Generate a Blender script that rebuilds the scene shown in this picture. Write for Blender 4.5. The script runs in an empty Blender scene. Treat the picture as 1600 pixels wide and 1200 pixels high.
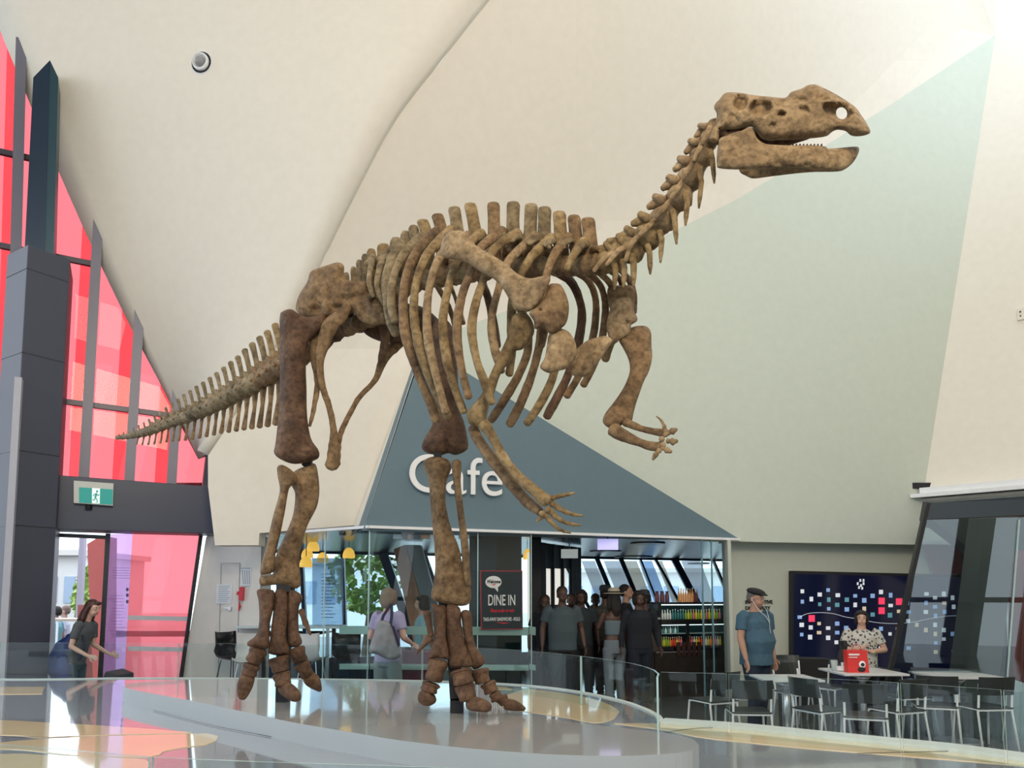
import bpy, bmesh, math, random
from mathutils import Vector, Matrix, noise
from mathutils.geometry import delaunay_2d_cdt

random.seed(7)
scene = bpy.context.scene
COL = scene.collection

# ------------------------------------------------------------------ camera
F = 1180.0; CX = 800.0; CY = 827.0; EYE = 1.62; TILT = math.radians(5.0)
cam_data = bpy.data.cameras.new('camera'); cam = bpy.data.objects.new('camera', cam_data); COL.objects.link(cam)
cam.location = (0, 0, EYE); cam.rotation_euler = (math.radians(90) + TILT, 0, 0)
cam_data.sensor_fit = 'HORIZONTAL'; cam_data.sensor_width = 36.0
cam_data.lens = 36.0 * F / 1600.0
cam_data.shift_y = (CY - 600.0) / 1600.0
cam_data.clip_end = 500
scene.camera = cam

# ------------------------------------------------------------------ world, sun, exposure
world = bpy.data.worlds.new('world'); scene.world = world; world.use_nodes = True
wn = world.node_tree.nodes; wl = world.node_tree.links
bg = wn['Background']
bg.inputs['Color'].default_value = (0.80, 0.90, 1.0, 1); bg.inputs['Strength'].default_value = 3.0
scene.view_settings.view_transform = 'Standard'; scene.view_settings.look = 'None'
scene.view_settings.gamma = 1.0; scene.view_settings.use_curve_mapping = False
scene.view_settings.exposure = -0.22

def add_area(name, loc, target, size, power, color):
    d = bpy.data.lights.new(name, 'AREA'); d.shape = 'RECTANGLE'; d.size = size[0]; d.size_y = size[1]
    d.energy = power; d.color = color
    o = bpy.data.objects.new(name, d); COL.objects.link(o); o.location = loc
    o.rotation_euler = (Vector(target) - Vector(loc)).to_track_quat('-Z', 'Y').to_euler()
    return o
# added warm area lights, unseen behind the viewer, to brighten the plaster walls
add_area('added_warm_fill', (1.5, -3.0, 7.5), (4.0, 11.5, 5.0), (4.0, 2.0), 600, (1.0, 0.80, 0.56))
add_area('added_warm_fill', (-1.0, -1.5, 9.5), (-1.0, 10.0, 5.0), (3.0, 1.2), 130, (1.0, 0.90, 0.78))

# ------------------------------------------------------------------ view geometry used to lay the place out
def ray(px, py):
    u = (px - CX) / F; v = (CY - py) / F
    return Vector((u, math.cos(TILT) - v * math.sin(TILT), math.sin(TILT) + v * math.cos(TILT)))
O = Vector((0, 0, EYE))
def P(px, py, Y):
    r = ray(px, py); return O + r * (Y / r.y)
def PZ(px, py, z):
    r = ray(px, py); return O + r * ((z - EYE) / r.z)
def PV(px, py, A, B):
    """point on the vertical plane through ground line A-B"""
    n = Vector((-(B.y - A.y), B.x - A.x, 0)); r = ray(px, py)
    return O + r * ((A - O).dot(n) / r.dot(n))
def MPP(Y): return Y / F          # metres per pixel at depth Y

# ------------------------------------------------------------------ materials
MATS = {}
def srgb(c):
    return tuple((x / 12.92 if x <= 0.04045 else ((x + 0.055) / 1.055) ** 2.4) for x in c)
def hexc(h):
    return srgb(tuple(int(h[i:i + 2], 16) / 255 for i in (0, 2, 4)))
def mat(name, col, rough=0.5, metal=0.0, spec=0.5, var=0.0, vscale=8.0, bump=0.0, bscale=20.0, emis=None, estr=0.0, alpha=None, coat=0.0):
    if name in MATS: return MATS[name]
    if isinstance(col, str): col = hexc(col)
    m = bpy.data.materials.new(name); m.use_nodes = True
    nt = m.node_tree; b = nt.nodes['Principled BSDF']
    b.inputs['Base Color'].default_value = (*col, 1); b.inputs['Roughness'].default_value = rough
    b.inputs['Metallic'].default_value = metal; b.inputs['Specular IOR Level'].default_value = spec
    b.inputs['Coat Weight'].default_value = coat
    tc = nt.nodes.new('ShaderNodeTexCoord')
    nz = nt.nodes.new('ShaderNodeTexNoise'); nz.inputs['Scale'].default_value = vscale; nz.inputs['Detail'].default_value = 6
    nt.links.new(tc.outputs['Object'], nz.inputs['Vector'])
    v = max(var, 0.02)
    rmp = nt.nodes.new('ShaderNodeValToRGB')
    rmp.color_ramp.elements[0].position = 0.3; rmp.color_ramp.elements[1].position = 0.7
    rmp.color_ramp.elements[0].color = (*[c * (1 - v) for c in col], 1)
    rmp.color_ramp.elements[1].color = (*[min(1, c * (1 + v)) for c in col], 1)
    nt.links.new(nz.outputs['Fac'], rmp.inputs['Fac']); nt.links.new(rmp.outputs['Color'], b.inputs['Base Color'])
    if bump > 0:
        n2 = nt.nodes.new('ShaderNodeTexNoise'); n2.inputs['Scale'].default_value = bscale; n2.inputs['Detail'].default_value = 8
        nt.links.new(tc.outputs['Object'], n2.inputs['Vector'])
        bp = nt.nodes.new('ShaderNodeBump'); bp.inputs['Strength'].default_value = bump; bp.inputs['Distance'].default_value = 0.02
        nt.links.new(n2.outputs['Fac'], bp.inputs['Height']); nt.links.new(bp.outputs['Normal'], b.inputs['Normal'])
    if emis is not None:
        if isinstance(emis, str): emis = hexc(emis)
        b.inputs['Emission Color'].default_value = (*emis, 1); b.inputs['Emission Strength'].default_value = estr
    if alpha is not None: b.inputs['Alpha'].default_value = alpha
    MATS[name] = m; return m

def glass_mat(name, tint=(0.9, 0.97, 0.95), refl=1.0, film=0.0, filmcol=(0.8, 0.9, 0.88), rough=0.0):
    """thin clear pane: transparent with Fresnel reflection, optional translucent film"""
    if name in MATS: return MATS[name]
    m = bpy.data.materials.new(name); m.use_nodes = True; nt = m.node_tree; nt.nodes.clear()
    out = nt.nodes.new('ShaderNodeOutputMaterial')
    tr = nt.nodes.new('ShaderNodeBsdfTransparent'); tr.inputs['Color'].default_value = (*tint, 1)
    gl = nt.nodes.new('ShaderNodeBsdfGlossy'); gl.inputs['Roughness'].default_value = rough
    fr = nt.nodes.new('ShaderNodeFresnel'); fr.inputs['IOR'].default_value = 1.5
    geo = nt.nodes.new('ShaderNodeNewGeometry')
    iorm = nt.nodes.new('ShaderNodeMix'); iorm.data_type = 'FLOAT'
    iorm.inputs[2].default_value = 1.5; iorm.inputs[3].default_value = 1 / 1.5
    nt.links.new(geo.outputs['Backfacing'], iorm.inputs[0]); 
    mul = nt.nodes.new('ShaderNodeMath'); mul.operation = 'MULTIPLY'; mul.inputs[1].default_value = refl
    # facing-independent Schlick
    lw = nt.nodes.new('ShaderNodeLayerWeight'); lw.inputs['Blend'].default_value = 0.5
    pw = nt.nodes.new('ShaderNodeMath'); pw.operation = 'POWER'; pw.inputs[1].default_value = 4.0
    nt.links.new(lw.outputs['Facing'], pw.inputs[0])
    ma = nt.nodes.new('ShaderNodeMath'); ma.operation = 'MULTIPLY_ADD'; ma.inputs[1].default_value = 0.45; ma.inputs[2].default_value = 0.05
    nt.links.new(pw.outputs[0], ma.inputs[0]); nt.links.new(ma.outputs[0], mul.inputs[0])
    nt.nodes.remove(fr); nt.nodes.remove(geo); nt.nodes.remove(iorm)
    mix = nt.nodes.new('ShaderNodeMixShader')
    nt.links.new(mul.outputs[0], mix.inputs[0])
    base = tr.outputs[0]
    if film > 0:
        tl = nt.nodes.new('ShaderNodeBsdfTranslucent'); tl.inputs['Color'].default_value = (*filmcol, 1)
        df = nt.nodes.new('ShaderNodeBsdfDiffuse'); df.inputs['Color'].default_value = (*filmcol, 1)
        m0 = nt.nodes.new('ShaderNodeMixShader'); m0.inputs[0].default_value = 0.3
        nt.links.new(tl.outputs[0], m0.inputs[1]); nt.links.new(df.outputs[0], m0.inputs[2])
        m1 = nt.nodes.new('ShaderNodeMixShader'); m1.inputs[0].default_value = film
        nt.links.new(base, m1.inputs[1]); nt.links.new(m0.outputs[0], m1.inputs[2]); base = m1.outputs[0]
    nt.links.new(base, mix.inputs[1]); nt.links.new(gl.outputs[0], mix.inputs[2])
    nt.links.new(mix.outputs[0], out.inputs['Surface'])
    MATS[name] = m; return m

def bone_mat(name, dark, mid, light, bump=0.7):
    m = bpy.data.materials.new(name); m.use_nodes = True; nt = m.node_tree; b = nt.nodes['Principled BSDF']
    tc = nt.nodes.new('ShaderNodeTexCoord')
    n1 = nt.nodes.new('ShaderNodeTexNoise'); n1.inputs['Scale'].default_value = 7.5; n1.inputs['Detail'].default_value = 8; n1.inputs['Roughness'].default_value = 0.65
    n2 = nt.nodes.new('ShaderNodeTexNoise'); n2.inputs['Scale'].default_value = 34; n2.inputs['Detail'].default_value = 6
    nt.links.new(tc.outputs['Object'], n1.inputs['Vector']); nt.links.new(tc.outputs['Object'], n2.inputs['Vector'])
    r = nt.nodes.new('ShaderNodeValToRGB'); e = r.color_ramp.elements
    e[0].position = 0.32; e[0].color = (*hexc(dark), 1); e[1].position = 0.68; e[1].color = (*hexc(light), 1)
    k = e.new(0.5); k.color = (*hexc(mid), 1)
    nt.links.new(n1.outputs['Fac'], r.inputs['Fac'])
    r2 = nt.nodes.new('ShaderNodeValToRGB'); r2.color_ramp.elements[0].position = 0.34; r2.color_ramp.elements[0].color = (0.30, 0.25, 0.21, 1)
    r2.color_ramp.elements[1].position = 0.55; r2.color_ramp.elements[1].color = (1, 1, 1, 1)
    nt.links.new(n2.outputs['Fac'], r2.inputs['Fac'])
    mx = nt.nodes.new('ShaderNodeMix'); mx.data_type = 'RGBA'; mx.blend_type = 'MULTIPLY'; mx.inputs['Factor'].default_value = 0.6
    nt.links.new(r.outputs['Color'], mx.inputs['A']); nt.links.new(r2.outputs['Color'], mx.inputs['B'])
    nt.links.new(mx.outputs['Result'], b.inputs['Base Color'])
    b.inputs['Roughness'].default_value = 0.62; b.inputs['Specular IOR Level'].default_value = 0.35
    n3 = nt.nodes.new('ShaderNodeTexNoise'); n3.inputs['Scale'].default_value = 22; n3.inputs['Detail'].default_value = 10; n3.inputs['Roughness'].default_value = 0.7
    nt.links.new(tc.outputs['Object'], n3.inputs['Vector'])
    bp = nt.nodes.new('ShaderNodeBump'); bp.inputs['Strength'].default_value = bump; bp.inputs['Distance'].default_value = 0.03
    nt.links.new(n3.outputs['Fac'], bp.inputs['Height']); nt.links.new(bp.outputs['Normal'], b.inputs['Normal'])
    MATS[name] = m; return m

# ------------------------------------------------------------------ tagging and building helpers
def tag(o, label=None, cat=None, group=None, kind=None):
    if label: o['label'] = label
    if cat: o['category'] = cat
    if group: o['group'] = group
    if kind: o['kind'] = kind
    return o
def thing(name, label, cat, loc=(0, 0, 0), rz=0.0, group=None):
    o = bpy.data.objects.new(name, None); COL.objects.link(o)
    o.empty_display_size = 0.1
    o.location = loc; o.rotation_euler = (0, 0, rz)
    return tag(o, label, cat, group)
def copy_tree(o, parent=None):
    c = o.copy(); COL.objects.link(c); c.parent = parent
    for ch in [x for x in bpy.data.objects if x.parent == o]: copy_tree(ch, c)
    return c

class MB:
    """collects shapes and links them as one mesh object"""
    def __init__(s): s.v = []; s.f = []; s.mi = []; s.m = 0
    def add(s, vs, fs):
        b = len(s.v); s.v += [Vector(v) for v in vs]
        for f in fs: s.f.append([b + i for i in f]); s.mi.append(s.m)
    def box(s, c, size, rz=0.0, rot=None):
        R = rot if rot is not None else Matrix.Rotation(rz, 3, 'Z')
        c = Vector(c); hx, hy, hz = [d / 2 for d in size]
        vs = [c + R @ Vector((x * hx, y * hy, z * hz)) for x in (-1, 1) for y in (-1, 1) for z in (-1, 1)]
        s.add(vs, [(0, 1, 3, 2), (4, 6, 7, 5), (0, 4, 5, 1), (2, 3, 7, 6), (0, 2, 6, 4), (1, 5, 7, 3)])
        return s
    def bar(s, a, b, w, h, up=(0, 0, 1)):
        a = Vector(a); b = Vector(b); d = (b - a); L = d.length; d.normalize()
        x = d.cross(Vector(up)); 
        if x.length < 1e-4: x = d.cross(Vector((0, 1, 0)))
        x.normalize(); z = x.cross(d)
        R = Matrix((x, d, z)).transposed()
        return s.box((a + b) / 2, (w, L, h), rot=R)
    def prism(s, pts, off):
        """closed polygon pts extruded by vector off"""
        n = len(pts); off = Vector(off); pts = [Vector(p) for p in pts]
        s.add(pts + [p + off for p in pts],
              [list(range(n))[::-1], list(range(n, 2 * n))] + [(i, (i + 1) % n, n + (i + 1) % n, n + i) for i in range(n)])
        return s
    def tube(s, pts, rad, n=10, flat=None, axis=None, caps=True, round_=True, jitter=0.0, seed=0):
        """pts polyline, rad list of radii; flat=(scale across, scale along axis) with reference axis"""
        pts = [Vector(p) for p in pts]; k = len(pts)
        if not isinstance(rad, (list, tuple)): rad = [rad] * k
        T = []
        for i in range(k):
            d = pts[min(i + 1, k - 1)] - pts[max(i - 1, 0)]
            T.append(d.normalized() if d.length > 1e-9 else Vector((0, 0, 1)))
        pp = []; rr = []; tt = []
        if round_ and caps:
            for a in (1.0, 0.72, 0.38):
                pp.append(pts[0] - T[0] * rad[0] * a * 0.8); rr.append(rad[0] * math.sqrt(max(0.01, 1 - a * a))); tt.append(T[0])
        pp += pts; rr += list(rad); tt += T
        if round_ and caps:
            for a in (0.38, 0.72, 1.0):
                pp.append(pts[-1] + T[-1] * rad[-1] * a * 0.8); rr.append(rad[-1] * math.sqrt(max(0.01, 1 - a * a))); tt.append(T[-1])
        ref = Vector(axis) if axis is not None else None
        x = None; rings = []
        for i, (p, r, t) in enumerate(zip(pp, rr, tt)):
            if ref is not None:
                x = t.cross(ref)
                if x.length < 1e-3: x = t.cross(Vector((0.3, 0, 1)))
                x.normalize(); y = t.cross(x)
            else:
                if x is None: x = t.orthogonal().normalized()
                else: x = (x - t * x.dot(t)).normalized()
                y = t.cross(x)
            fa, fb = flat if flat else (1, 1)
            ring = []
            for j in range(n):
                a = 2 * math.pi * j / n
                q = x * math.cos(a) * r * fa + y * math.sin(a) * r * fb
                if jitter:
                    q *= 1 + jitter * noise.noise((p + q) * (0.35 / max(r, 0.005)) + Vector((seed, seed * 1.7, 0)))
                ring.append(p + q)
            rings.append(ring)
        b = [v for ring in rings for v in ring]; m = len(rings)
        fs = []
        for i in range(m - 1):
            for j in range(n):
                fs.append((i * n + j, i * n + (j + 1) % n, (i + 1) * n + (j + 1) % n, (i + 1) * n + j))
        if caps: fs.append(tuple(range(n))[::-1]); fs.append(tuple((m - 1) * n + j for j in range(n)))
        s.add(b, fs); return s
    def ball(s, c, r, n=12, m=8, R=None):
        c = Vector(c); r = Vector((r, r, r)) if not hasattr(r, '__len__') else Vector(r)
        vs = [Vector((0, 0, r.z))]
        for i in range(1, m):
            t = math.pi * i / m
            for j in range(n):
                a = 2 * math.pi * j / n
                vs.append(Vector((r.x * math.sin(t) * math.cos(a), r.y * math.sin(t) * math.sin(a), r.z * math.cos(t))))
        vs.append(Vector((0, 0, -r.z)))
        fs = [(0, 1 + j, 1 + (j + 1) % n) for j in range(n)]
        for i in range(m - 2):
            for j in range(n):
                a = 1 + i * n + j; b = 1 + i * n + (j + 1) % n; fs.append((a, a + n, b + n, b))
        e = len(vs) - 1
        fs += [(e, 1 + (m - 2) * n + (j + 1) % n, 1 + (m - 2) * n + j) for j in range(n)]
        if R is not None: vs = [R @ v for v in vs]
        s.add([c + v for v in vs], fs); return s
    def lathe(s, prof, c=(0, 0, 0), n=24):
        """prof: list of (r, z)"""
        c = Vector(c); vs = []; fs = []
        for r, z in prof:
            for j in range(n):
                a = 2 * math.pi * j / n; vs.append(c + Vector((r * math.cos(a), r * math.sin(a), z)))
        for i in range(len(prof) - 1):
            for j in range(n): fs.append((i * n + j, i * n + (j + 1) % n, (i + 1) * n + (j + 1) % n, (i + 1) * n + j))
        fs.append(tuple(range(n))[::-1]); fs.append(tuple((len(prof) - 1) * n + j for j in range(n)))
        s.add(vs, fs); return s
    def build(s, name, material, parent=None, smooth=False, kind=None, bevel=0.0, local=False, remesh=0.0, origin=None, smoothmod=0):
        me = bpy.data.meshes.new(name)
        vs = s.v
        off = Vector((0, 0, 0))
        if parent is not None and not local:
            Mi = world_of(parent).inverted(); vs = [Mi @ v for v in vs]
        elif parent is None:
            if origin is None:
                mn = Vector([min(v[i] for v in vs) for i in range(3)]); mx = Vector([max(v[i] for v in vs) for i in range(3)])
                off = Vector(((mn.x + mx.x) / 2, (mn.y + mx.y) / 2, mn.z))
            else: off = Vector(origin)
            vs = [v - off for v in vs]
        me.from_pydata([tuple(v) for v in vs], [], s.f)
        mats = material if isinstance(material, (list, tuple)) else [material]
        for m in mats: me.materials.append(m)
        for p, i in zip(me.polygons, s.mi):
            p.material_index = i; p.use_smooth = smooth
        me.update()
        bm = bmesh.new(); bm.from_mesh(me); bmesh.ops.recalc_face_normals(bm, faces=bm.faces); bm.to_mesh(me); bm.free()
        o = bpy.data.objects.new(name, me); COL.objects.link(o)
        if parent is not None: o.parent = parent
        else: o.location = off
        if kind: o['kind'] = kind
        if bevel > 0:
            b = o.modifiers.new('bevel', 'BEVEL'); b.width = bevel; b.segments = 2; b.limit_method = 'ANGLE'
        if remesh > 0:
            r = o.modifiers.new('remesh', 'REMESH'); r.mode = 'VOXEL'; r.voxel_size = remesh; r.use_smooth_shade = True
            if smoothmod:
                q = o.modifiers.new('smooth', 'SMOOTH'); q.factor = 0.5; q.iterations = smoothmod
        return o

def world_of(o):
    M = Matrix.LocRotScale(o.location, o.rotation_euler, o.scale)
    return (world_of(o.parent) @ M) if o.parent else M

def catmull(pts, step):
    """resample list of tuples (any dimension) with a Catmull-Rom spline, step measured in the first two coordinates"""
    out = []; n = len(pts)
    for i in range(n - 1):
        p0 = pts[max(i - 1, 0)]; p1 = pts[i]; p2 = pts[i + 1]; p3 = pts[min(i + 2, n - 1)]
        L = math.hypot(p2[0] - p1[0], p2[1] - p1[1]); k = max(1, int(round(L / step)))
        for j in range(k):
            t = j / k; out.append(tuple(0.5 * ((2 * b) + (-a + c) * t + (2 * a - 5 * b + 4 * c - d) * t * t + (-a + 3 * b - 3 * c + d) * t ** 3) for a, b, c, d in zip(p0, p1, p2, p3)))
    out.append(tuple(pts[-1])); return out
def catmull_closed(pts, step):
    n = len(pts); out = []
    for i in range(n):
        p0, p1, p2, p3 = pts[i - 1], pts[i], pts[(i + 1) % n], pts[(i + 2) % n]
        L = math.hypot(p2[0] - p1[0], p2[1] - p1[1]); k = max(1, int(round(L / step)))
        for j in range(k):
            t = j / k; out.append(tuple(0.5 * ((2 * b) + (-a + c) * t + (2 * a - 5 * b + 4 * c - d) * t * t + (-a + 3 * b - 3 * c + d) * t ** 3) for a, b, c, d in zip(p0, p1, p2, p3)))
    return out
def inside(p, poly):
    x, y = p[0], p[1]; c = False; n = len(poly); j = n - 1
    for i in range(n):
        xi, yi = poly[i][0], poly[i][1]; xj, yj = poly[j][0], poly[j][1]
        if (yi > y) != (yj > y) and x < (xj - xi) * (y - yi) / (yj - yi + 1e-12) + xi: c = not c
        j = i
    return c
def bdist(p, poly):
    m = 1e9; n = len(poly)
    for i in range(n):
        ax, ay = poly[i][0], poly[i][1]; bx, by = poly[(i + 1) % n][0], poly[(i + 1) % n][1]
        dx, dy = bx - ax, by - ay; L = dx * dx + dy * dy
        t = 0 if L < 1e-9 else max(0, min(1, ((p[0] - ax) * dx + (p[1] - ay) * dy) / L))
        m = min(m, (p[0] - ax - t * dx) ** 2 + (p[1] - ay - t * dy) ** 2)
    return math.sqrt(m)
def interp(tab, x):
    if x <= tab[0][0]: return tab[0][1]
    for (a, b), (c, d) in zip(tab, tab[1:]):
        if x <= c: return b + (d - b) * (x - a) / (c - a)
    return tab[-1][1]

def text_mesh(name, body, loc, rz, size, depth, material, parent=None, align='CENTER', rx=math.pi / 2, bold=0.0, shear=0.0, squash=1.0):
    cu = bpy.data.curves.new(name, 'FONT'); cu.body = body; cu.size = size; cu.extrude = depth; cu.align_x = align
    cu.align_y = 'CENTER'; cu.offset = bold; cu.shear = shear; cu.resolution_u = 8
    tmp = bpy.data.objects.new('tmp', cu); COL.objects.link(tmp)
    dg = bpy.context.evaluated_depsgraph_get(); me = bpy.data.meshes.new_from_object(tmp.evaluated_get(dg))
    bpy.data.objects.remove(tmp); bpy.data.curves.remove(cu)
    me.materials.clear(); me.materials.append(material)
    for v in me.vertices: v.co.x *= squash
    o = bpy.data.objects.new(name, me); COL.objects.link(o)
    M = Matrix.Translation(Vector(loc)) @ Matrix.Rotation(rz, 4, 'Z') @ Matrix.Rotation(rx, 4, 'X')
    if parent is not None:
        M = world_of(parent).inverted() @ M; o.parent = parent
    o.matrix_local = M
    return o
# ------------------------------------------------------------------ shared materials
CREAM = mat('cream_plaster', (0.80, 0.75, 0.655), 0.75, bump=0.05, bscale=60, var=0.02)
WHITEW = mat('white_plaster', (0.80, 0.78, 0.75), 0.7, bump=0.05, bscale=60, var=0.02)
SAGE = mat('sage_paint', (0.60, 0.65, 0.565), 0.75, bump=0.05, bscale=60, var=0.015)
BLUEG = mat('blue_grey_paint', (0.125, 0.195, 0.235), 0.6, bump=0.08, bscale=90, var=0.02)
CHAR = mat('charcoal_cladding', (0.032, 0.042, 0.075), 0.35, var=0.05, vscale=3)
CHARL = mat('slate_cladding', (0.045, 0.05, 0.075), 0.45, var=0.05, vscale=3)
FIN = mat('dark_mullion_metal', (0.07, 0.065, 0.085), 0.35, metal=0.4)
FINBLUE = mat('navy_metal', (0.008, 0.028, 0.06), 0.35, metal=0.3)
BLACK = mat('black_gloss', (0.012, 0.012, 0.015), 0.25)
MATTEBLACK = mat('black_matte', (0.015, 0.015, 0.018), 0.7)
WHITEM = mat('white_powder_coat', (0.82, 0.83, 0.84), 0.35)
STEEL = mat('brushed_steel', (0.6, 0.62, 0.64), 0.3, metal=0.9)
PLINTH = mat('grey_gloss_plinth', (0.41, 0.40, 0.385), 0.09, spec=0.75, coat=0.5, var=0.02, vscale=2)
PLSIDE = mat('pale_satin_plinth_side', (0.38, 0.415, 0.43), 0.5, var=0.02, vscale=2)
CREAMFL = mat('cream_gloss_floor', (0.78, 0.62, 0.38), 0.07, spec=0.6, coat=0.4, var=0.04, vscale=1.5)
KERB = mat('white_kerb', (0.70, 0.70, 0.68), 0.4)
FLOORG = mat('grey_terrazzo_floor', (0.11, 0.115, 0.11), 0.15, var=0.1, vscale=30)
GLASS = glass_mat('clear_glass', (0.93, 0.975, 0.97), 0.42)
GLASSE = mat('glass_edge', (0.45, 0.62, 0.60), 0.15, spec=0.8)
FROST = glass_mat('frosted_film', (0.6, 0.85, 0.8), 0.6, film=0.8, filmcol=(0.62, 0.82, 0.76))
RED = glass_mat('red_film_glass', (0.84, 0.37, 0.385), 0.3, film=0.10, filmcol=(0.6, 0.09, 0.10))
RED2 = glass_mat('deep_red_film_glass', (0.92, 0.60, 0.62), 0.3)
REDP = mat('red_paint', (0.65, 0.03, 0.05), 0.4)
PINK = glass_mat('pink_film_glass', (0.92, 0.47, 0.50), 0.3, film=0.3, filmcol=(0.95, 0.33, 0.38))
LILAC = glass_mat('lilac_film_glass', (0.76, 0.60, 0.80), 0.3, film=0.25, filmcol=(0.7, 0.5, 0.8))
B_TAN = bone_mat('tan_fossil_bone', '705c42', 'a18763', 'bfa57f')
B_DARK = bone_mat('dark_brown_fossil_bone', '473223', '654a36', '836449')
B_MID = bone_mat('brown_fossil_bone', '5a452f', '876c4b', 'a68862')
B_GREY = bone_mat('grey_brown_fossil_bone', '5a4d37', '8a7858', 'a99675')
B_GOLD = bone_mat('golden_fossil_bone', '624d30', '907850', 'b3996e')
# ------------------------------------------------------------------ the hall
ZS = 2.45                                   # underside of the soffits
K = PZ(577, 826, ZS); KL = PZ(405, 838, ZS); E = PZ(1155, 845, ZS); Fp = PZ(1440, 850, ZS)
WA = PZ(90, 832, ZS); WB = PZ(335, 840, ZS)
wdir = (WB - WA).normalized(); wn_ = Vector((wdir.y, -wdir.x, 0))      # towards the hall

fl = MB(); fl.box((0, 10, -0.1), (60, 40, 0.2)); fl.build('floor', FLOORG, kind='structure')

def sheet(polypx, fn, thick_dir, name, material, step=60, kind='structure', smooth=True):
    """surface over an outline, each point placed by fn(px,py); given thickness away from the viewer"""
    pts = [tuple(p) for p in polypx]; ins = []
    x0 = min(p[0] for p in pts); x1 = max(p[0] for p in pts); y0 = min(p[1] for p in pts); y1 = max(p[1] for p in pts)
    y = y0 + step / 2
    while y < y1:
        x = x0 + step / 2
        while x < x1:
            if inside((x, y), pts) and bdist((x, y), pts) > step * 0.4: ins.append((x, y))
            x += step
        y += step
    vs = [Vector(p) for p in pts + ins]; n = len(pts)
    ov, oe, of, *_ = delaunay_2d_cdt(vs, [(i, (i + 1) % n) for i in range(n)], [], 0, 1e-6)
    fs = [f for f in of if inside((sum(ov[i].x for i in f) / 3, sum(ov[i].y for i in f) / 3), pts)]
    front = [fn(v.x, v.y) for v in ov]; back = [p + thick_dir for p in front]; m = len(front)
    mb = MB(); mb.add(front + back, [tuple(f) for f in fs] + [tuple(i + m for i in f)[::-1] for f in fs])
    cnt = {}
    for f in fs:
        for a, b in zip(f, list(f[1:]) + [f[0]]): cnt[(a, b)] = 1
    b0 = 0
    for (a, b) in list(cnt):
        if (b, a) not in cnt: mb.add([front[a], front[b], back[b], back[a]], [(0, 1, 2, 3)])
    return mb.build(name, material, kind=kind, smooth=False)

sage_curve = [(1555, 55), (1400, 158), (1275, 237), (1150, 312), (1035, 370), (900, 430), (800, 482), (700, 521), (600, 552), (480, 590), (325, 640)]
def curve_y(x):
    if x >= 1555: return 55 - (x - 1555) * 0.66
    return interp([(a, b) for a, b in reversed(sage_curve)], x)
def back_plane(px, py): return PV(px, py, E, Fp)
def upper(px, py):
    h = max(0.0, curve_y(px) - py); h = h * h / (h + 120.0); p = back_plane(px, py)
    return O + (p - O) * (1 - 0.30 * (1 - math.exp(-h / 600)))
crease = catmull([(325, 712), (385, 622), (440, 530), (490, 438), (525, 365), (565, 285), (620, 185), (690, 95), (765, 0), (860, -110), (980, -230)], 40)
# plaster shell above the cafe
poly = [(1555, 55), (1400, 158), (1275, 237), (1150, 312), (1035, 370), (900, 430), (800, 482), (700, 521), (690, 560), (720, 600), (1156, 846), (1150, 846), (577, 819), (405, 833), (404, 852), (336, 852), (325, 760)] + crease[:-1] + [(980, -230), (1560, -230)]
sheet(poly, upper, Vector((0, 0.25, 0)), 'wall_back', CREAM, 50)
# sage facet
sage = [(1555, 55), (1400, 158), (1275, 237), (1150, 312), (1035, 370), (900, 430), (800, 482), (700, 521), (660, 560), (735, 620), (1150, 846), (1300, 849), (1440, 851), (1442, 783)]
sheet(sage, back_plane, Vector((0, 0.25, 0)), 'wall_sage', SAGE, 80)
# cream wall at the right, coming forward
def rightw(px, py):
    e = 1440 + (785 - py) * (115 / 730.0); q = back_plane(e, py); far = PZ(1600, 770, q.z) if False else None
    t = (px - e) / 260.0
    p = back_plane(px, py); return O + (p - O) * (1 - 0.17 * t)
sheet([(1598, -215), (1555, 55), (1441, 783), (1500, 779), (1700, 764), (1900, 750), (1900, -215)], rightw, Vector((0.2, 0.3, 0)), 'wall_right', CREAM, 70)
# vault at the left: lofted between the top of the red window and the crease
wtop_px = catmull([(325, 712), (277, 625), (217, 520), (155, 395), (88, 245), (20, 82), (-35, -50), (-95, -190), (-170, -360)], 30)
def wall_w(px, py): return PV(px, py, WA, WB)
N = 26; M = 14
def at_t(lst, t):
    x = t * (len(lst) - 1); i = min(int(x), len(lst) - 2); f = x - i
    return tuple(a + (b - a) * f for a, b in zip(lst[i], lst[i + 1]))
mb = MB(); grid = []
for i in range(N + 1):
    t = i / N; a = wall_w(*at_t(wtop_px, t)); b = upper(*at_t(crease, t)); row = []
    for j in range(M + 1):
        s = j / M; p = a.lerp(b, s); bul = math.sin(math.pi * s) * (1 - s) * (b - a).length * 0.10
        row.append(p + Vector((0.1, 0.5, 0.8)).normalized() * bul)
    grid.append(row)
vs = [p for r in grid for p in r]; W1 = M + 1
fs = [(i * W1 + j, i * W1 + j + 1, (i + 1) * W1 + j + 1, (i + 1) * W1 + j) for i in range(N) for j in range(M)]
mb.add(vs, fs); o = mb.build('ceiling', CREAM, kind='structure', smooth=True)
sd = o.modifiers.new('solid', 'SOLIDIFY'); sd.thickness = 0.15; sd.offset = -1 

# hall side wall beyond the view at the right, joining the shell to the floor
mb = MB(); mb.box((9.6, 4.0, 4.5), (0.2, 13.0, 9.0)); mb.build('wall_far_right', CREAM, kind='structure')
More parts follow.
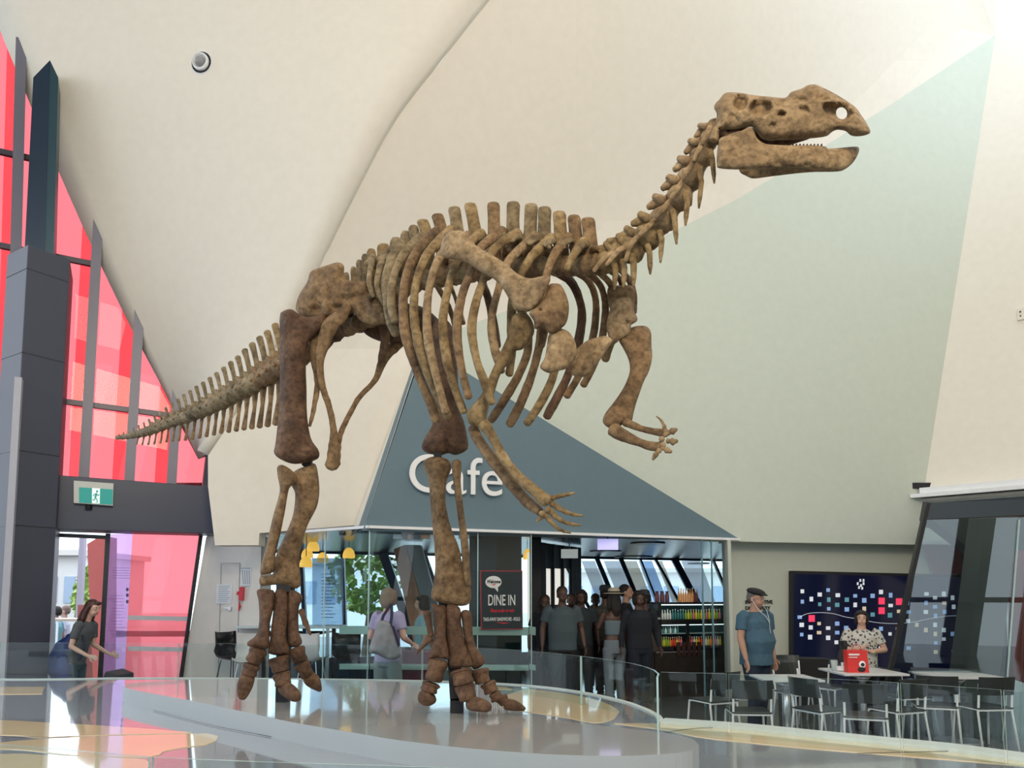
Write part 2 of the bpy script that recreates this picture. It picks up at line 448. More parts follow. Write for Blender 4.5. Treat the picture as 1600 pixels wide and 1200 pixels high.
# wall lower right, recessed under the sage facet
lo = E + Vector((0, 0.35, 0)); lf = Fp + Vector((0, 0.35, 0)); ld = (lf - lo).normalized()
a = lo - ld * 0.14; b = lf + ld * 3.2
mb = MB(); mb.prism([Vector((a.x, a.y, 0)), Vector((b.x, b.y, 0)), Vector((b.x, b.y, 2.75)), Vector((a.x, a.y, 2.75))], (0, 0.15, 0))
mb.build('wall_under_soffit', mat('sage_grey_paint', (0.55, 0.58, 0.50), 0.7, bump=0.05), kind='structure')
mb = MB(); mb.prism([E + Vector((-0.15, 0, 0)), E + Vector((-0.15, 0.6, 0)), b + Vector((0, 0.1, 0)) * 1 + Vector((0, 0, ZS - b.z)), Fp + ld * 3 + Vector((0, 0, 0))], (0, 0, 0.06))
mb.build('ceiling_soffit', WHITEW, kind='structure')

# left lower white wall with the service door
mb = MB()
bl = PV(313, 843, WA, WB); bb = PV(282, 1062, WA, WB)
slope = (bl - bb); foot = bb - slope * (bb.z / slope.z)
C1 = Vector((KL.x, KL.y + 0.1, 0)); 
topL = PV(336, 838, WA, WB)
LW_A = Vector((foot.x, foot.y, 0)); 
mb.prism([LW_A, C1, Vector((C1.x, C1.y, 2.6)), Vector((topL.x, topL.y, 2.6)), Vector((topL.x, topL.y, ZS)) + wdir * -0.12], Vector((0, 0.2, 0)))
mb.build('wall_left_lower', WHITEW, kind='structure')

# ---- cafe fascia: blue-grey triangle standing forward of the shell
apex = PV(663, 542, K, E)
tri_l = PV(567, 829, K, E); tri_r = PV(1155, 842, K, E)
nF = Vector(((E - K).y, -(E - K).x, 0)).normalized()
mb = MB(); mb.prism([tri_l, tri_r, apex], -nF * 0.45)
mb.build('wall_cafe_fascia', BLUEG, kind='structure')
# cream reveal along its left edge
l1 = PV(567, 829, K, E); l2 = PV(652, 568, K, E)
mb = MB(); 
back_l = [back_plane(548, 838), back_plane(650, 560)]
mb.add([l1 - nF * 0.02, l2 - nF * 0.02, back_l[1] + Vector((0, -0.02, 0)), back_l[0] + Vector((0, -0.02, 0))], [(0, 1, 2, 3)])
o = mb.build('wall_reveal', CREAM, kind='structure')
# fascia bottom trim lines
mb = MB(); mb.bar(K + Vector((0, -0.02, 0.02)), E + Vector((0, -0.02, 0.02)), 0.05, 0.035); mb.bar(K + Vector((0, -0.02, 0.02)), KL + Vector((0, -0.02, 0.02)), 0.05, 0.035)
mb.build('trim_1', WHITEM, kind='structure')

# white ledge and dark band over the glass box at the right
LA = rightw(1441, 779); LB = rightw(1760, 758)
LB.z = LA.z
mb = MB(); d = (LB - LA).normalized(); n = Vector((d.y, -d.x, 0))
mb.prism([LA - d * 0.12, LB, LB + n * 0.22, LA - d * 0.12 + n * 0.22], (0, 0, 0.06)); mb.prism([LA - d * 0.0 - n * 0.1, LB - n * 0.1, LB + n * 0.14, LA + n * 0.14], (0, 0, 0.16))
mb.build('trim_2', WHITEM, kind='structure')

# ------------------------------------------------------------------ the red window wall
def wp(px, py, off=0.0): return PV(px, py, WA, WB) + wn_ * off
wt = [(-60, -100), (20, 82), (88, 245), (155, 395), (217, 520), (277, 625), (325, 712), (318, 772)]
mull = [(-75, -60), (30, 2), (88, 74), (146, 125), (211, 195), (270, 260), (330, 330)]
# panes between mullions, bottom at the beam
def top_y(x): return interp([(a, b) for a, b in wt[:-1]], x)
bx = [-60, 12, 62, 125, 195, 260, 319]      # mullion x at y=750
txx = [-30, 28, 88, 147, 211, 270, 325]     # mullion x where it meets the vault
by = lambda x: 748 + 0.079 * (x - 90)
def mx(i, y):
    yt = top_y(txx[i]); yb = by(bx[i]); return bx[i] + (txx[i] - bx[i]) * (yb - y) / (yb - yt)
trans = [lambda x: 628 + 0.13 * (x - 95) - 0.0, lambda x: 408 + 0.2 * (x - 110), lambda x: 240 + 0.22 * x]
for i in range(6):
    q = [wp(bx[i], by(bx[i]) + 12), wp(bx[i + 1], by(bx[i + 1]) + 12), wp(txx[i + 1], top_y(txx[i + 1])), wp(txx[i], top_y(txx[i]))]
    mb = MB(); mb.prism(q, -wn_ * 0.015); o = mb.build('window_%d' % (i + 1), RED, kind='structure')
    # the deeper red strip is a double layer of film beside each mullion
    f = 0.70 if i < 5 else 0.62
    a_ = bx[i] + (bx[i + 1] - bx[i]) * f; b_ = txx[i] + (txx[i + 1] - txx[i]) * f
    if i < 5:
        q = [wp(a_, by(a_) + 12, -0.05), wp(bx[i + 1], by(bx[i + 1]) + 12, -0.05), wp(txx[i + 1], top_y(txx[i + 1]), -0.05), wp(b_, top_y(b_), -0.05)]
        mb = MB(); mb.prism(q, -wn_ * 0.01); mb.build('window_%d' % (i + 11), RED2, kind='structure')
# top frame along the vault
mb = MB()
for (a, b) in zip(wt, wt[1:]): mb.bar(wp(*a, 0.05), wp(*b, 0.05), 0.07, 0.16, up=wn_)
for k, tr in enumerate(trans):
    for i in range(5):
        x0 = mx(i, tr(bx[i])); x1 = mx(i + 1, tr(bx[i + 1]))
        if tr(x0) > top_y(x0) + 4 and tr(x1) > top_y(x1) - 10:
            if k > 0 and i > (1 if k == 2 else 2): continue
            mb.bar(wp(x0, tr(x0), 0.05), wp(x1, tr(x1), 0.05), 0.07, 0.06, up=wn_)
mb.build('trim_3', FIN, kind='structure')
# deep fins
fm = mat('mullion_face_metal', (0.17, 0.17, 0.215), 0.4, metal=0.2)
for i, (tpx, tpy) in enumerate([(34, 66), (None, None), (153, 347), (215, 472), (275, 589)]):
    if tpx is None: continue
    j = [1, 2, 3, 4, 5][i]
    b0 = wp(bx[j], by(bx[j]) + 10); t0 = wp(txx[j], top_y(txx[j]) - 2)
    dp = 0.20
    mb = MB(); w = wdir * 0.065
    up_ = t0 + Vector((0, 0, 0.26)) 
    mb.prism([b0, b0 + wn_ * dp, Vector(((t0 + wn_ * dp).x, (t0 + wn_ * dp).y, t0.z + 0.22)), t0], w)
    mb.m = 1
    mb.prism([b0 + wn_ * dp - w * 0.2, b0 + wn_ * (dp + .012) - w * 0.2, Vector(((t0 + wn_ * (dp + .012)).x, (t0 + wn_ * (dp + .012)).y, t0.z + 0.235)) - w * .2, Vector(((t0 + wn_ * dp).x, (t0 + wn_ * dp).y, t0.z + 0.22)) - w * .2], w * 1.9)
    mb.build('trim_%d' % (4 + i), [FIN, fm], kind='structure')

# dark beam over the doors
mb = MB(); mb.prism([wp(86, 750), wp(338, 768), wp(334, 838), wp(82, 831)], wn_ * 0.5)
mb.build('beam', CHAR, kind='structure', bevel=0.006)
mb = MB(); p = wp(92, 750, 0.503); q = wp(87, 833, 0.503); mb.bar(p, q, 0.006, 0.004, up=wn_); mb.build('trim_10', BLACK, kind='structure')
# navy fin above the column
mb = MB()
q0 = PV(68, 392, WA + wn_ * 0.75, WB + wn_ * 0.75)
def pn(px, py, o): return PV(px, py, WA + wn_ * o, WB + wn_ * o)
mb.prism([pn(38, 400, .7), pn(70, 400, .7), pn(78, 94, .7), pn(52, 121, .7)], -wn_ * 0.4)
mb.m = 1
mb.prism([pn(70, 400, .69), pn(84, 400, .69), pn(91, 121, .69), pn(78, 94, .69)], -wn_ * 0.4)
mb.build('column_upper', [FINBLUE, mat('teal_metal', (0.018, 0.06, 0.085), 0.35, metal=0.3)], kind='structure')
# clad column
mb = MB()
c0 = pn(44, 382, 1.0)
zt = c0.z
A0 = pn(70, 1062, 1.0); zb = 0
pr = pn(110, 392, 0.75); pr2 = Vector((pr.x, pr.y, zt)); pl = Vector((c0.x, c0.y, zt)); plf = pn(12, 392, 0.55); plf = Vector((plf.x, plf.y, zt))
foot_pts = [pl, pr2, pr2 - wn_ * 0.7, plf - wn_ * 0.5, plf]
mb.prism([Vector((p.x, p.y, 0)) for p in foot_pts], (0, 0, zt)); mb.build('column', CHARL, kind='structure', bevel=0.008)
# panel joints on the column
mb = MB()
for z in (2.45, 3.35, 4.55, 5.6):
    a = Vector((pl.x, pl.y, z)); b = Vector((pr2.x, pr2.y, z)); c = Vector((plf.x, plf.y, z))
    nn = Vector(((b - a).y, -(b - a).x, 0)).normalized(); mb.bar(a + nn * .002, b + nn * .002, .008, .008)
    mb.bar(c - wdir * .002, a - wdir * .002, .008, .008)
mb.build('trim_11', BLACK, kind='structure')
# lower wing of the column (dark navy, in shade) and pale far pier at the frame's edge
w0 = pn(7, 1062, 1.15); w1 = pn(-5, 1062, 1.15)
mb = MB(); g = [Vector((w1.x, w1.y, 0)), Vector((w0.x, w0.y, 0)), Vector((w0.x, w0.y, 0)) - wn_ * .2, Vector((w1.x, w1.y, 0)) - wn_ * .2]
mb.prism(g, (0, 0, 4.2)); mb.build('column_side', mat('pale_grey_cladding', (0.42, 0.42, 0.47), 0.4), kind='structure')

# glazing under the beam: door opening then red, lilac and pink panes
rb = 1085
def low(px0, px1, name, m, off=-0.02, lean0=0.055, lean1=0.055, ytop=834):
    h = rb - ytop
    mb = MB(); mb.prism([wp(px0 - lean0 * h, rb, off), wp(px1 - lean1 * h, rb, off), wp(px1, ytop, off), wp(px0, ytop, off)], -wn_ * 0.015)
    return mb.build(name, m, kind='structure')
low(173, 207, 'window_21', LILAC, ytop=834); low(207, 262, 'window_22', PINK); low(262, 314, 'window_23', PINK, lean1=0.14)
mb = MB()
for (x, ln, w) in [(83, .055, .05), (169, .055, .06), (314, .14, .05)]:
    mb.bar(wp(x, 834, 0.02), wp(x - ln * 251, 1085, 0.02), w, 0.08, up=wn_)
mb.bar(wp(84, 836, .02), wp(170, 840, .02), .05, .06, up=wn_)
mb.build('door_frame', BLACK, kind='structure')
mb = MB()
for y in (966, 1014):
    mb.bar(wp(200, y - 1, .01), wp(296 if y < 1000 else 289, y + 1, .01), 0.06, 0.004, up=wn_)
mb.build('window_stripe', mat('pale_grey_stripe', (0.62, 0.62, 0.70), 0.4), kind='structure')
# white line of writing on the lilac pane
wz = math.atan2(wdir.y, wdir.x)
inkm = mat('grey_ink', (0.16, 0.13, 0.28), 0.6)
mb = MB()
random.seed(3)
for y in list(range(887, 906, 4)) + list(range(930, 1000, 5)):
    mb.bar(wp(173 if y > 910 else 176, y, .0), wp(190 + random.random() * 6 if y > 910 else 203, y + .5, .0), .004, .003, up=wn_)
for y in (921, 930, 940): mb.ball(wp(199, y, .0), (.02, .006, .025))
mb.build('window_lettering', inkm, kind='structure')

# rest of the hall around and behind the viewer: leaning piers of a glazed facade, roof and side walls
PIER = mat('grey_pier', (.22, .22, .23), .6)
for i in range(15):
    x = -13.5 + i * 1.75; mb = MB(); mb.prism([Vector((x, -5, 0)), Vector((x + .85, -5, 0)), Vector((x + .85 + 1.6, -5, 9.5)), Vector((x + 1.6, -5, 9.5))], (0, -.35, 0)); mb.build('trim_%d' % (60 + i), PIER, kind='structure')
mb = MB(); mb.box((-1.5, -4.88, 1.5), (26, .2, .14)); mb.box((-1.5, -4.88, 4.6), (26, .2, .14)); mb.box((-1.5, -4.84, 10.8), (26, .3, 2.8)); mb.build('wall_behind', PIER, kind='structure')
mb = MB(); mb.box((-1.5, 1.2, 12.6), (26, 14.0, .3)); mb.build('ceiling_hall', CREAM, kind='structure')
mb = MB(); mb.box((9.7, -3.7, 5.5), (.2, 2.8, 11)); mb.build('wall_far_right_rear', CREAM, kind='structure')
# ------------------------------------------------------------------ display platform
ZP = 0.86; ZD = 0.74; ZK = 0.765
def slab(outline, ztop, thick, name, material, bev=0.0, step=12, closed=True, kind=None):
    pts = catmull_closed(outline, step) if closed else outline
    vs = [PZ(x, y, ztop) for x, y in pts]
    mb = MB(); mb.prism(vs, (0, 0, -thick)); return mb.build(name, material, kind=kind, bevel=bev)
# deck
deck_px = [(-700, 1064), (0, 1063), (200, 1061), (420, 1062), (640, 1066), (800, 1071), (900, 1082), (980, 1101), (1030, 1124)]
kerb_r = [(1032, 1127), (1150, 1135), (1260, 1146), (1380, 1158), (1480, 1168), (1600, 1184), (1800, 1212)]
far = [PZ(x, y, ZD) for x, y in catmull(deck_px, 20)[:-1]] + [PZ(x, y + 4, ZD) for x, y in kerb_r]
near = [Vector((4.2, 2.3, ZD)), Vector((0, 1.9, ZD)), Vector((-5.5, 2.3, ZD)), Vector((-8.5, 4.0, ZD))]
mb = MB(); mb.prism(far + near, (0, 0, -ZD)); deck = mb.build('display_platform', mat('grey_gloss_deck', (0.28, 0.30, 0.33), 0.06, spec=0.7, coat=0.5, var=0.02, vscale=2))
tag(deck, 'wide glossy grey and cream display platform under the skeleton', 'platform')
# cream inlays in the deck
def inlay(px, name='cream_inlay', z=ZD + 0.004, m=CREAMFL):
    pts = [PZ(x, y, z) for x, y in px]
    mb = MB(); mb.prism(pts, (0, 0, -0.006)); return mb.build(name, m, deck)
inlay(catmull([(-150, 1180), (0, 1160), (110, 1152), (200, 1149), (290, 1147), (325, 1146), (341, 1150), (338, 1157), (322, 1163)], 12) + catmull([(322, 1163), (290, 1167), (255, 1174), (235, 1182), (120, 1180), (0, 1170), (-150, 1186)], 12)[1:])
inlay(catmull([(-200, 1120), (0, 1125), (60, 1128), (150, 1133), (250, 1140), (300, 1145), (200, 1147), (110, 1150), (60, 1152), (0, 1148), (-200, 1152)], 14))
inlay([(-300, 1074), (70, 1073), (66, 1084), (-300, 1088)])
inlay(catmull([(-200, 1192), (0, 1178), (80, 1180), (190, 1184), (232, 1190), (190, 1215), (-100, 1225)], 14))
inlay(catmull([(822, 1076), (880, 1083), (940, 1096), (968, 1112), (960, 1122), (930, 1129), (880, 1120), (800, 1108), (760, 1096)], 10))
inlay([(960, 1130), (1040, 1130), (1150, 1139), (1260, 1150), (1380, 1162), (1480, 1172), (1600, 1188), (1800, 1216), (1800, 1236), (1600, 1196), (1400, 1180), (1250, 1168), (1120, 1155), (1085, 1150), (1040, 1140)])
inlay([(640, 1068), (790, 1073), (800, 1077), (660, 1074)])
# dark shadow gaps between the decks
mb = MB()
for line in ([(240, 1110), (330, 1133), (430, 1152), (520, 1167), (600, 1181), (660, 1192)], [(1030, 1146), (1085, 1138), (1160, 1136)], [(1340, 1177), (1420, 1175), (1500, 1173)], [(-100, 1147), (60, 1152), (110, 1151)]):
    pts = [PZ(x, y, ZD + .006) for x, y in catmull(line, 15)]
    for a, b in zip(pts, pts[1:]): mb.bar(a, b, 0.004, 0.002)
mb.build('joint', BLACK, deck)
# upper plinth
pl_px = [(192, 1072), (300, 1062), (480, 1062), (640, 1066), (760, 1072), (770, 1092), (800, 1112), (880, 1126), (960, 1136), (1040, 1145), (1085, 1156), (1092, 1164), (1082, 1172), (1040, 1178), (960, 1181), (850, 1178), (720, 1168), (620, 1156), (560, 1146), (460, 1129), (380, 1112), (300, 1095)]
pts = catmull_closed(pl_px, 12)
# keep the straight long edge straight
vs = [PZ(x, y, ZP) for x, y in pts]
mb = MB(); n = len(vs)
mb.add(vs, [tuple(range(n))]); mb.m = 1
low_ = [Vector((v.x, v.y, ZD)) for v in vs]
mb.add(vs + low_, [(i, (i + 1) % n, n + (i + 1) % n, n + i) for i in range(n)])
pl = mb.build('plinth', [PLINTH, PLSIDE], origin=(0, 5, ZD)); tag(pl, 'raised curved grey gloss plinth carrying both feet of the skeleton', 'plinth')
# kerb
mb = MB()
for line, w in ((catmull([(-700, 1059), (0, 1061), (200, 1059), (420, 1060), (640, 1063), (800, 1069), (900, 1080), (980, 1098), (1022, 1117), (1032, 1130)], 20), .045), (catmull(kerb_r, 20), .16)):
    zk = ZK if w > .1 else 0.75
    pts = [PZ(x, y, zk) for x, y in line]
    rail = []
    for i, p in enumerate(pts):
        d = (pts[min(i + 1, len(pts) - 1)] - pts[max(i - 1, 0)]).normalized(); nrm = Vector((-d.y, d.x, 0)); rail.append((p, p + nrm * w))
    vsk = []; 
    for a, b in rail: vsk += [a, b, Vector((b.x, b.y, 0)), Vector((a.x, a.y, 0.6))]
    m = len(rail)
    mb.add(vsk, [(i * 4 + j, i * 4 + (j + 1) % 4, (i + 1) * 4 + (j + 1) % 4, (i + 1) * 4 + j) for i in range(m - 1) for j in range(4)] + [(0, 1, 2, 3), tuple((m - 1) * 4 + j for j in range(4))])
o = mb.build('kerb', KERB); tag(o, 'white curved kerb edging the display platform', 'kerb')
# glass balustrade sections
ZG = 1.13
bal = thing('glass_balustrade', 'long curved clear glass balustrade behind the skeleton platform', 'balustrade', PZ(600, 1066, ZK))
bal2 = thing('glass_balustrade', 'straight clear glass balustrade in front of the cafe chairs', 'balustrade', PZ(1300, 1150, ZK))
def glass_run(line_px, parent, joints, z0=ZK - .02, z1=ZG):
    """line given by the top edge in the photo"""
    pts = [PZ(x, y, z1) for x, y in line_px]; seg = []; cur = []
    for i, p in enumerate(pts):
        cur.append(p)
        if i in joints or i == len(pts) - 1:
            seg.append(cur); cur = [p]
    for sg in seg:
        if len(sg) < 2: continue
        mb = MB(); m = len(sg); v = []
        for i, p in enumerate(sg):
            d = (sg[min(i + 1, m - 1)] - sg[max(i - 1, 0)]).normalized(); nn = Vector((-d.y, d.x, 0)) * 0.006
            if i == 0: p = p + d * .006
            if i == m - 1: p = p - d * .006
            v += [p - nn, p + nn, Vector((p.x, p.y, z0)) + nn, Vector((p.x, p.y, z0)) - nn]
        mb.m = 0; mb.add(v, [(i * 4 + j, i * 4 + (j + 1) % 4, (i + 1) * 4 + (j + 1) % 4, (i + 1) * 4 + j) for i in range(m - 1) for j in (1, 3)])
        mb.m = 1; mb.add(v, [(i * 4 + j, i * 4 + (j + 1) % 4, (i + 1) * 4 + (j + 1) % 4, (i + 1) * 4 + j) for i in range(m - 1) for j in (0,)] + [(0, 1, 2, 3), tuple((m - 1) * 4 + j for j in range(4))])
        mb.build('glass_pane', [GLASS, GLASSE], parent)
g1 = catmull([(-300, 1003), (0, 1004), (300, 1005), (560, 1008), (660, 1010), (780, 1014), (860, 1020), (930, 1028), (990, 1037), (1022, 1047), (1029, 1053), (1027, 1058)], 22)
def near_i(l, x): return min(range(len(l)), key=lambda i: abs(l[i][0] - x))
glass_run(g1, bal, {near_i(g1, 5), near_i(g1, 280), near_i(g1, 662), near_i(g1, 917)})
g2 = catmull([(1031, 1050), (1137, 1053), (1260, 1059), (1380, 1065), (1405, 1067), (1566, 1078), (1700, 1090)], 22)
glass_run(g2, bal2, {near_i(g2, 1137), near_i(g2, 1405), near_i(g2, 1566)})
# near glass panel tops just below the viewer's eye
bal3 = thing('glass_balustrade', 'nearest clear glass balustrade running along the bottom edge of the picture', 'balustrade', (-1, 2.3, 0.7))
g3 = [(-60, 1158), (0, 1163), (120, 1173), (236, 1183)]
g4 = [(237, 1183), (400, 1190), (600, 1196), (800, 1203), (1000, 1212)]
for g in (g3, g4):
    glass_run([(x, y) for x, y in g], bal3, set(), z0=0.75, z1=1.0)
# ------------------------------------------------------------------ dinosaur skeleton
dino = thing('dinosaur_skeleton', 'tall brown cast of a two-legged dinosaur skeleton standing on the grey plinth', 'dinosaur skeleton', (-0.6, 4.9, ZP))
AX = [(170, 7.8), (330, 6.55), (500, 5.35), (700, 4.75), (930, 4.25), (1110, 3.98), (1360, 3.80)]
def ay(x): return interp(AX, x)
VIEW = Vector((0, 1, 0))
def bone(name, path, m, parent=None, n=12, depth=1.0, jit=0.10, step=7, seed=None, mb=None, build=True):
    """path of (px, py, Y, radius in pixels)"""
    pp = catmull([tuple(map(float, p)) for p in path], step) if step else path
    pts = [P(a, b, c) for a, b, c, d in pp]; rad = [max(d, .4) * MPP(c) for a, b, c, d in pp]
    mb = mb or MB()
    mb.tube(pts, rad, n=n, flat=(1, depth), axis=VIEW, jitter=jit, seed=seed if seed is not None else random.random() * 50)
    if build: return mb.build(name, m, parent or dino, smooth=True)
    return mb
def inflate(name, outline, Y, T, m, parent=None, R=None, step=5.0, dents=(), holes=(), nz=0.12, smooth_outline=True, fine=None, build=True, mb=None):
    """rounded solid over an outline in the picture plane. Y depth number or function; T half thickness in metres; R edge rounding in pixels"""
    ol = catmull_closed([tuple(map(float, p)) for p in outline], step * 0.8) if smooth_outline else outline
    Yf = Y if callable(Y) else (lambda x, y: Y)
    hs = []
    for (hx, hy, ha, hb, rot) in holes:
        k = max(10, int(2 * math.pi * max(ha, hb) / (step * .8)))
        hs.append([(hx + ha * math.cos(2 * math.pi * i / k) * math.cos(rot) - hb * math.sin(2 * math.pi * i / k) * math.sin(rot), hy + ha * math.cos(2 * math.pi * i / k) * math.sin(rot) + hb * math.sin(2 * math.pi * i / k) * math.cos(rot)) for i in range(k)])
    x0 = min(p[0] for p in ol); x1 = max(p[0] for p in ol); y0 = min(p[1] for p in ol); y1 = max(p[1] for p in ol)
    if R is None: R = min(x1 - x0, y1 - y0) / 2
    ins = []
    # rings close to the border give a round edge
    cen = []
    no = len(ol)
    def bd(p): return min([bdist(p, ol)] + [bdist(p, h) for h in hs])
    for off in (R * 0.08, R * 0.3):
        if off < 0.8: continue
        for i in range(no):
            a = ol[i - 1]; b = ol[(i + 1) % no]; dx, dy = b[0] - a[0], b[1] - a[1]; L = math.hypot(dx, dy) or 1
            for sgn in (1, -1):
                q = (ol[i][0] - dy / L * off * sgn, ol[i][1] + dx / L * off * sgn)
                if inside(q, ol) and not any(inside(q, h) for h in hs) and bd(q) > off * 0.8: ins.append(q)
    y = y0 + step / 2; row = 0
    while y < y1:
        x = x0 + (step / 2 if row % 2 else step)
        while x < x1:
            q = (x, y)
            if inside(q, ol) and not any(inside(q, h) for h in hs) and bd(q) > max(R * 0.42, step * 0.45): ins.append(q)
            x += step
        y += step * 0.9; row += 1
    allp = ol + [p for h in hs for p in h] + ins
    ed = [(i, (i + 1) % no) for i in range(no)]; b = no
    for h in hs:
        k = len(h); ed += [(b + i, b + (i + 1) % k) for i in range(k)]; b += k
    ov, oe, of, *_ = delaunay_2d_cdt([Vector(p[:2]) for p in allp], ed, [], 0, 1e-5)
    fs = []
    for f in of:
        c = (sum(ov[i].x for i in f) / 3, sum(ov[i].y for i in f) / 3)
        if inside(c, ol) and not any(inside(c, h) for h in hs): fs.append(tuple(f))
    dep = []
    for v in ov:
        d = bd((v.x, v.y)); q = min(d / R, 1.0); t = T * math.sqrt(max(0.0, 1 - (1 - q) ** 2))
        for (dx, dy, da, db, rot, amt) in dents:
            ux = (v.x - dx) * math.cos(rot) + (v.y - dy) * math.sin(rot); uy = -(v.x - dx) * math.sin(rot) + (v.y - dy) * math.cos(rot)
            e = math.sqrt((ux / da) ** 2 + (uy / db) ** 2)
            w = max(0.0, min(1.0, (1.15 - e) / 0.35)); w = w * w * (3 - 2 * w); t *= 1 - amt * w
        if d > 0.5: t *= 1 + nz * noise.noise(Vector((v.x * .11, v.y * .11, T * 50))) + nz * .6 * noise.noise(Vector((v.x * .3, v.y * .3, 3.3 + T)))
        dep.append(t)
    bk = []
    for v, t in zip(ov, dep):
        base = P(v.x, v.y, Yf(v.x, v.y)); bk.append(base + (base - O).normalized() * t)
    fr = []
    for v, t in zip(ov, dep):
        base = P(v.x, v.y, Yf(v.x, v.y)); fr.append(base - (base - O).normalized() * t)
    nv = len(fr)
    mb = mb or MB(); mb.add(fr + bk, fs + [tuple(i + nv for i in f)[::-1] for f in fs])
    if not build: return mb
    o = mb.build(name, m, parent or dino, smooth=True)
    bm = bmesh.new(); bm.from_mesh(o.data); bmesh.ops.remove_doubles(bm, verts=bm.verts, dist=1e-5); bmesh.ops.recalc_face_normals(bm, faces=bm.faces); bm.to_mesh(o.data); bm.free()
    for p_ in o.data.polygons: p_.use_smooth = True
    return o
def lin(x0, Y0, x1, Y1, vert=False):
    return (lambda x, y: Y0 + (Y1 - Y0) * (((y if vert else x) - x0) / (x1 - x0)))

# ---- tail
tail = catmull([(182, 684, 3.0), (204, 681, 5.0), (234, 673, 7.5), (268, 659, 9), (298, 649, 10.5), (336, 632, 13), (377, 611, 15), (418, 587, 17), (450, 567, 17.5), (480, 548, 18)], 1.0)
pos = []; s = 0.0; last = tail[0]; nxt = 0.0
acc = [0.0]
for a, b in zip(tail, tail[1:]): acc.append(acc[-1] + math.hypot(b[0] - a[0], b[1] - a[1]))
def tail_at(s):
    for i in range(len(acc) - 1):
        if acc[i + 1] >= s:
            f = (s - acc[i]) / (acc[i + 1] - acc[i]); return tuple(p + (q - p) * f for p, q in zip(tail[i], tail[i + 1]))
    return tail[-1]
s = 1.0; k = 0
random.seed(11)
while s < acc[-1] - 4:
    x, y, r = tail_at(s); ln = 7.5 + (r - 3) * 0.52
    x2, y2, r2 = tail_at(min(s + ln, acc[-1]))
    Y = ay(x); Y2 = ay(x2)
    e = 0.10 * ln
    dx, dy = (x2 - x), (y2 - y); L = math.hypot(dx, dy); ux, uy = dx / L, dy / L; nx, ny = uy, -ux     # n points up
    cx, cy, cY, cr = (x + x2) / 2, (y + y2) / 2, (Y + Y2) / 2, (r + r2) / 2
    gap = 0.07
    pth = []
    for t, q in ((gap, 1.0), (.2, 1.0), (.5, .80), (.8, .98), (1 - gap, 1.0)):
        pth.append((x + dx * t, y + dy * t, Y + (Y2 - Y) * t, cr * q * 1.0))
    mb = bone('x', pth, None, depth=1.0, step=None, build=False, jit=.12)
    if cr > 8:     # neural arch and side facet
        mb = bone('x', [(cx + nx * cr * .7 - ux * 3, cy + ny * cr * .7 - uy * 3, cY - .02, cr * .42), (cx + nx * cr * 1.35 - ux * 6, cy + ny * cr * 1.35 - uy * 6, cY - .01, cr * .22)], None, step=None, build=False, mb=mb, n=8)
        mb = bone('x', [(cx + nx * cr * .5, cy + ny * cr * .5, cY - cr * MPP(cY) * .9, cr * .28), (cx + nx * cr * .55 - ux * 4, cy + ny * cr * .55 + 3, cY - cr * MPP(cY) * 1.5, cr * .16)], None, step=None, build=False, mb=mb, n=8)
    vert = mb.build('caudal_vertebra', B_GREY if x < 400 else B_MID, dino, smooth=True)
    # spine
    sl = interp([(180, 1), (215, 7), (234, 10), (268, 17), (303, 26), (340, 30), (380, 36), (422, 44), (480, 50)], cx); w = interp([(180, 1), (234, 1.9), (303, 3.2), (380, 4.6), (430, 6.0)], cx)
    bxp, byp = cx + nx * cr * .7, cy + ny * cr * .7
    tilt = -0.26
    bone('neural_spine', [(bxp, byp, cY, w * 1.15), (bxp + tilt * sl * .4, byp - sl * .42, cY, w * .8), (bxp + tilt * sl * .75, byp - sl * .8, cY, w * .85), (bxp + tilt * sl, byp - sl * (1 + .05 * random.random()), cY, w * 1.0)], B_GREY if x < 420 else B_GOLD, vert, depth=.55, n=8, step=None)
    # chevron
    if 206 < cx < 445:
        cl = interp([(200, 8), (240, 18), (268, 24), (309, 32), (340, 38), (376, 50), (405, 62), (440, 76)], cx); cw = interp([(200, 1.2), (240, 1.8), (309, 2.8), (376, 4.0), (430, 5.0)], cx)
        q0 = (x2 - nx * r2 * .8, y2 - ny * r2 * .8)
        bone('chevron', [(q0[0], q0[1], Y2, cw * 1.25), (q0[0] - 1, q0[1] + cl * .45, Y2, cw * .75), (q0[0] - 1 - cl * .05, q0[1] + cl * .8, Y2, cw * .95), (q0[0] - 2 - cl * .06, q0[1] + cl, Y2, cw * 1.15)], B_MID, vert, depth=.6, n=8, step=None)
    s += ln * 1.0; k += 1

# ---- sacrum, back and neck vertebrae
def vertebra(name, x, y, x2, y2, r, m, parent=None, Yo=0.0, waist=.78, arch=True):
    pth = []
    for t, q in ((.06, 1.0), (.22, 1.0), (.5, waist), (.78, 1.0), (.94, 1.02)):
        px_ = x + (x2 - x) * t; pth.append((px_, y + (y2 - y) * t, ay(px_) + Yo, r * q))
    mb = bone('x', pth, None, step=None, build=False, jit=.15)
    if arch:
        dx, dy = x2 - x, y2 - y; L = math.hypot(dx, dy); nx, ny = dy / L, -dx / L; cx, cy = (x + x2) / 2, (y + y2) / 2; Y = ay(cx) + Yo
        mb = bone('x', [(cx + nx * r * .5, cy + ny * r * .5, Y, r * .55), (cx + nx * r * 1.7, cy + ny * r * 1.7, Y, r * .42)], None, step=None, build=False, mb=mb, n=8, depth=.8)
        rr = r * MPP(Y)
        for sg in (-1, 1):
            mb = bone('x', [(cx + nx * r * 1.3, cy + ny * r * 1.3, Y + sg * rr * .4, r * .28), (cx + nx * r * 1.55, cy + ny * r * 1.75, Y + sg * rr * 2.2, r * .2)], None, step=None, build=False, mb=mb, n=8)
    return mb.build(name, m, parent or dino, smooth=True)
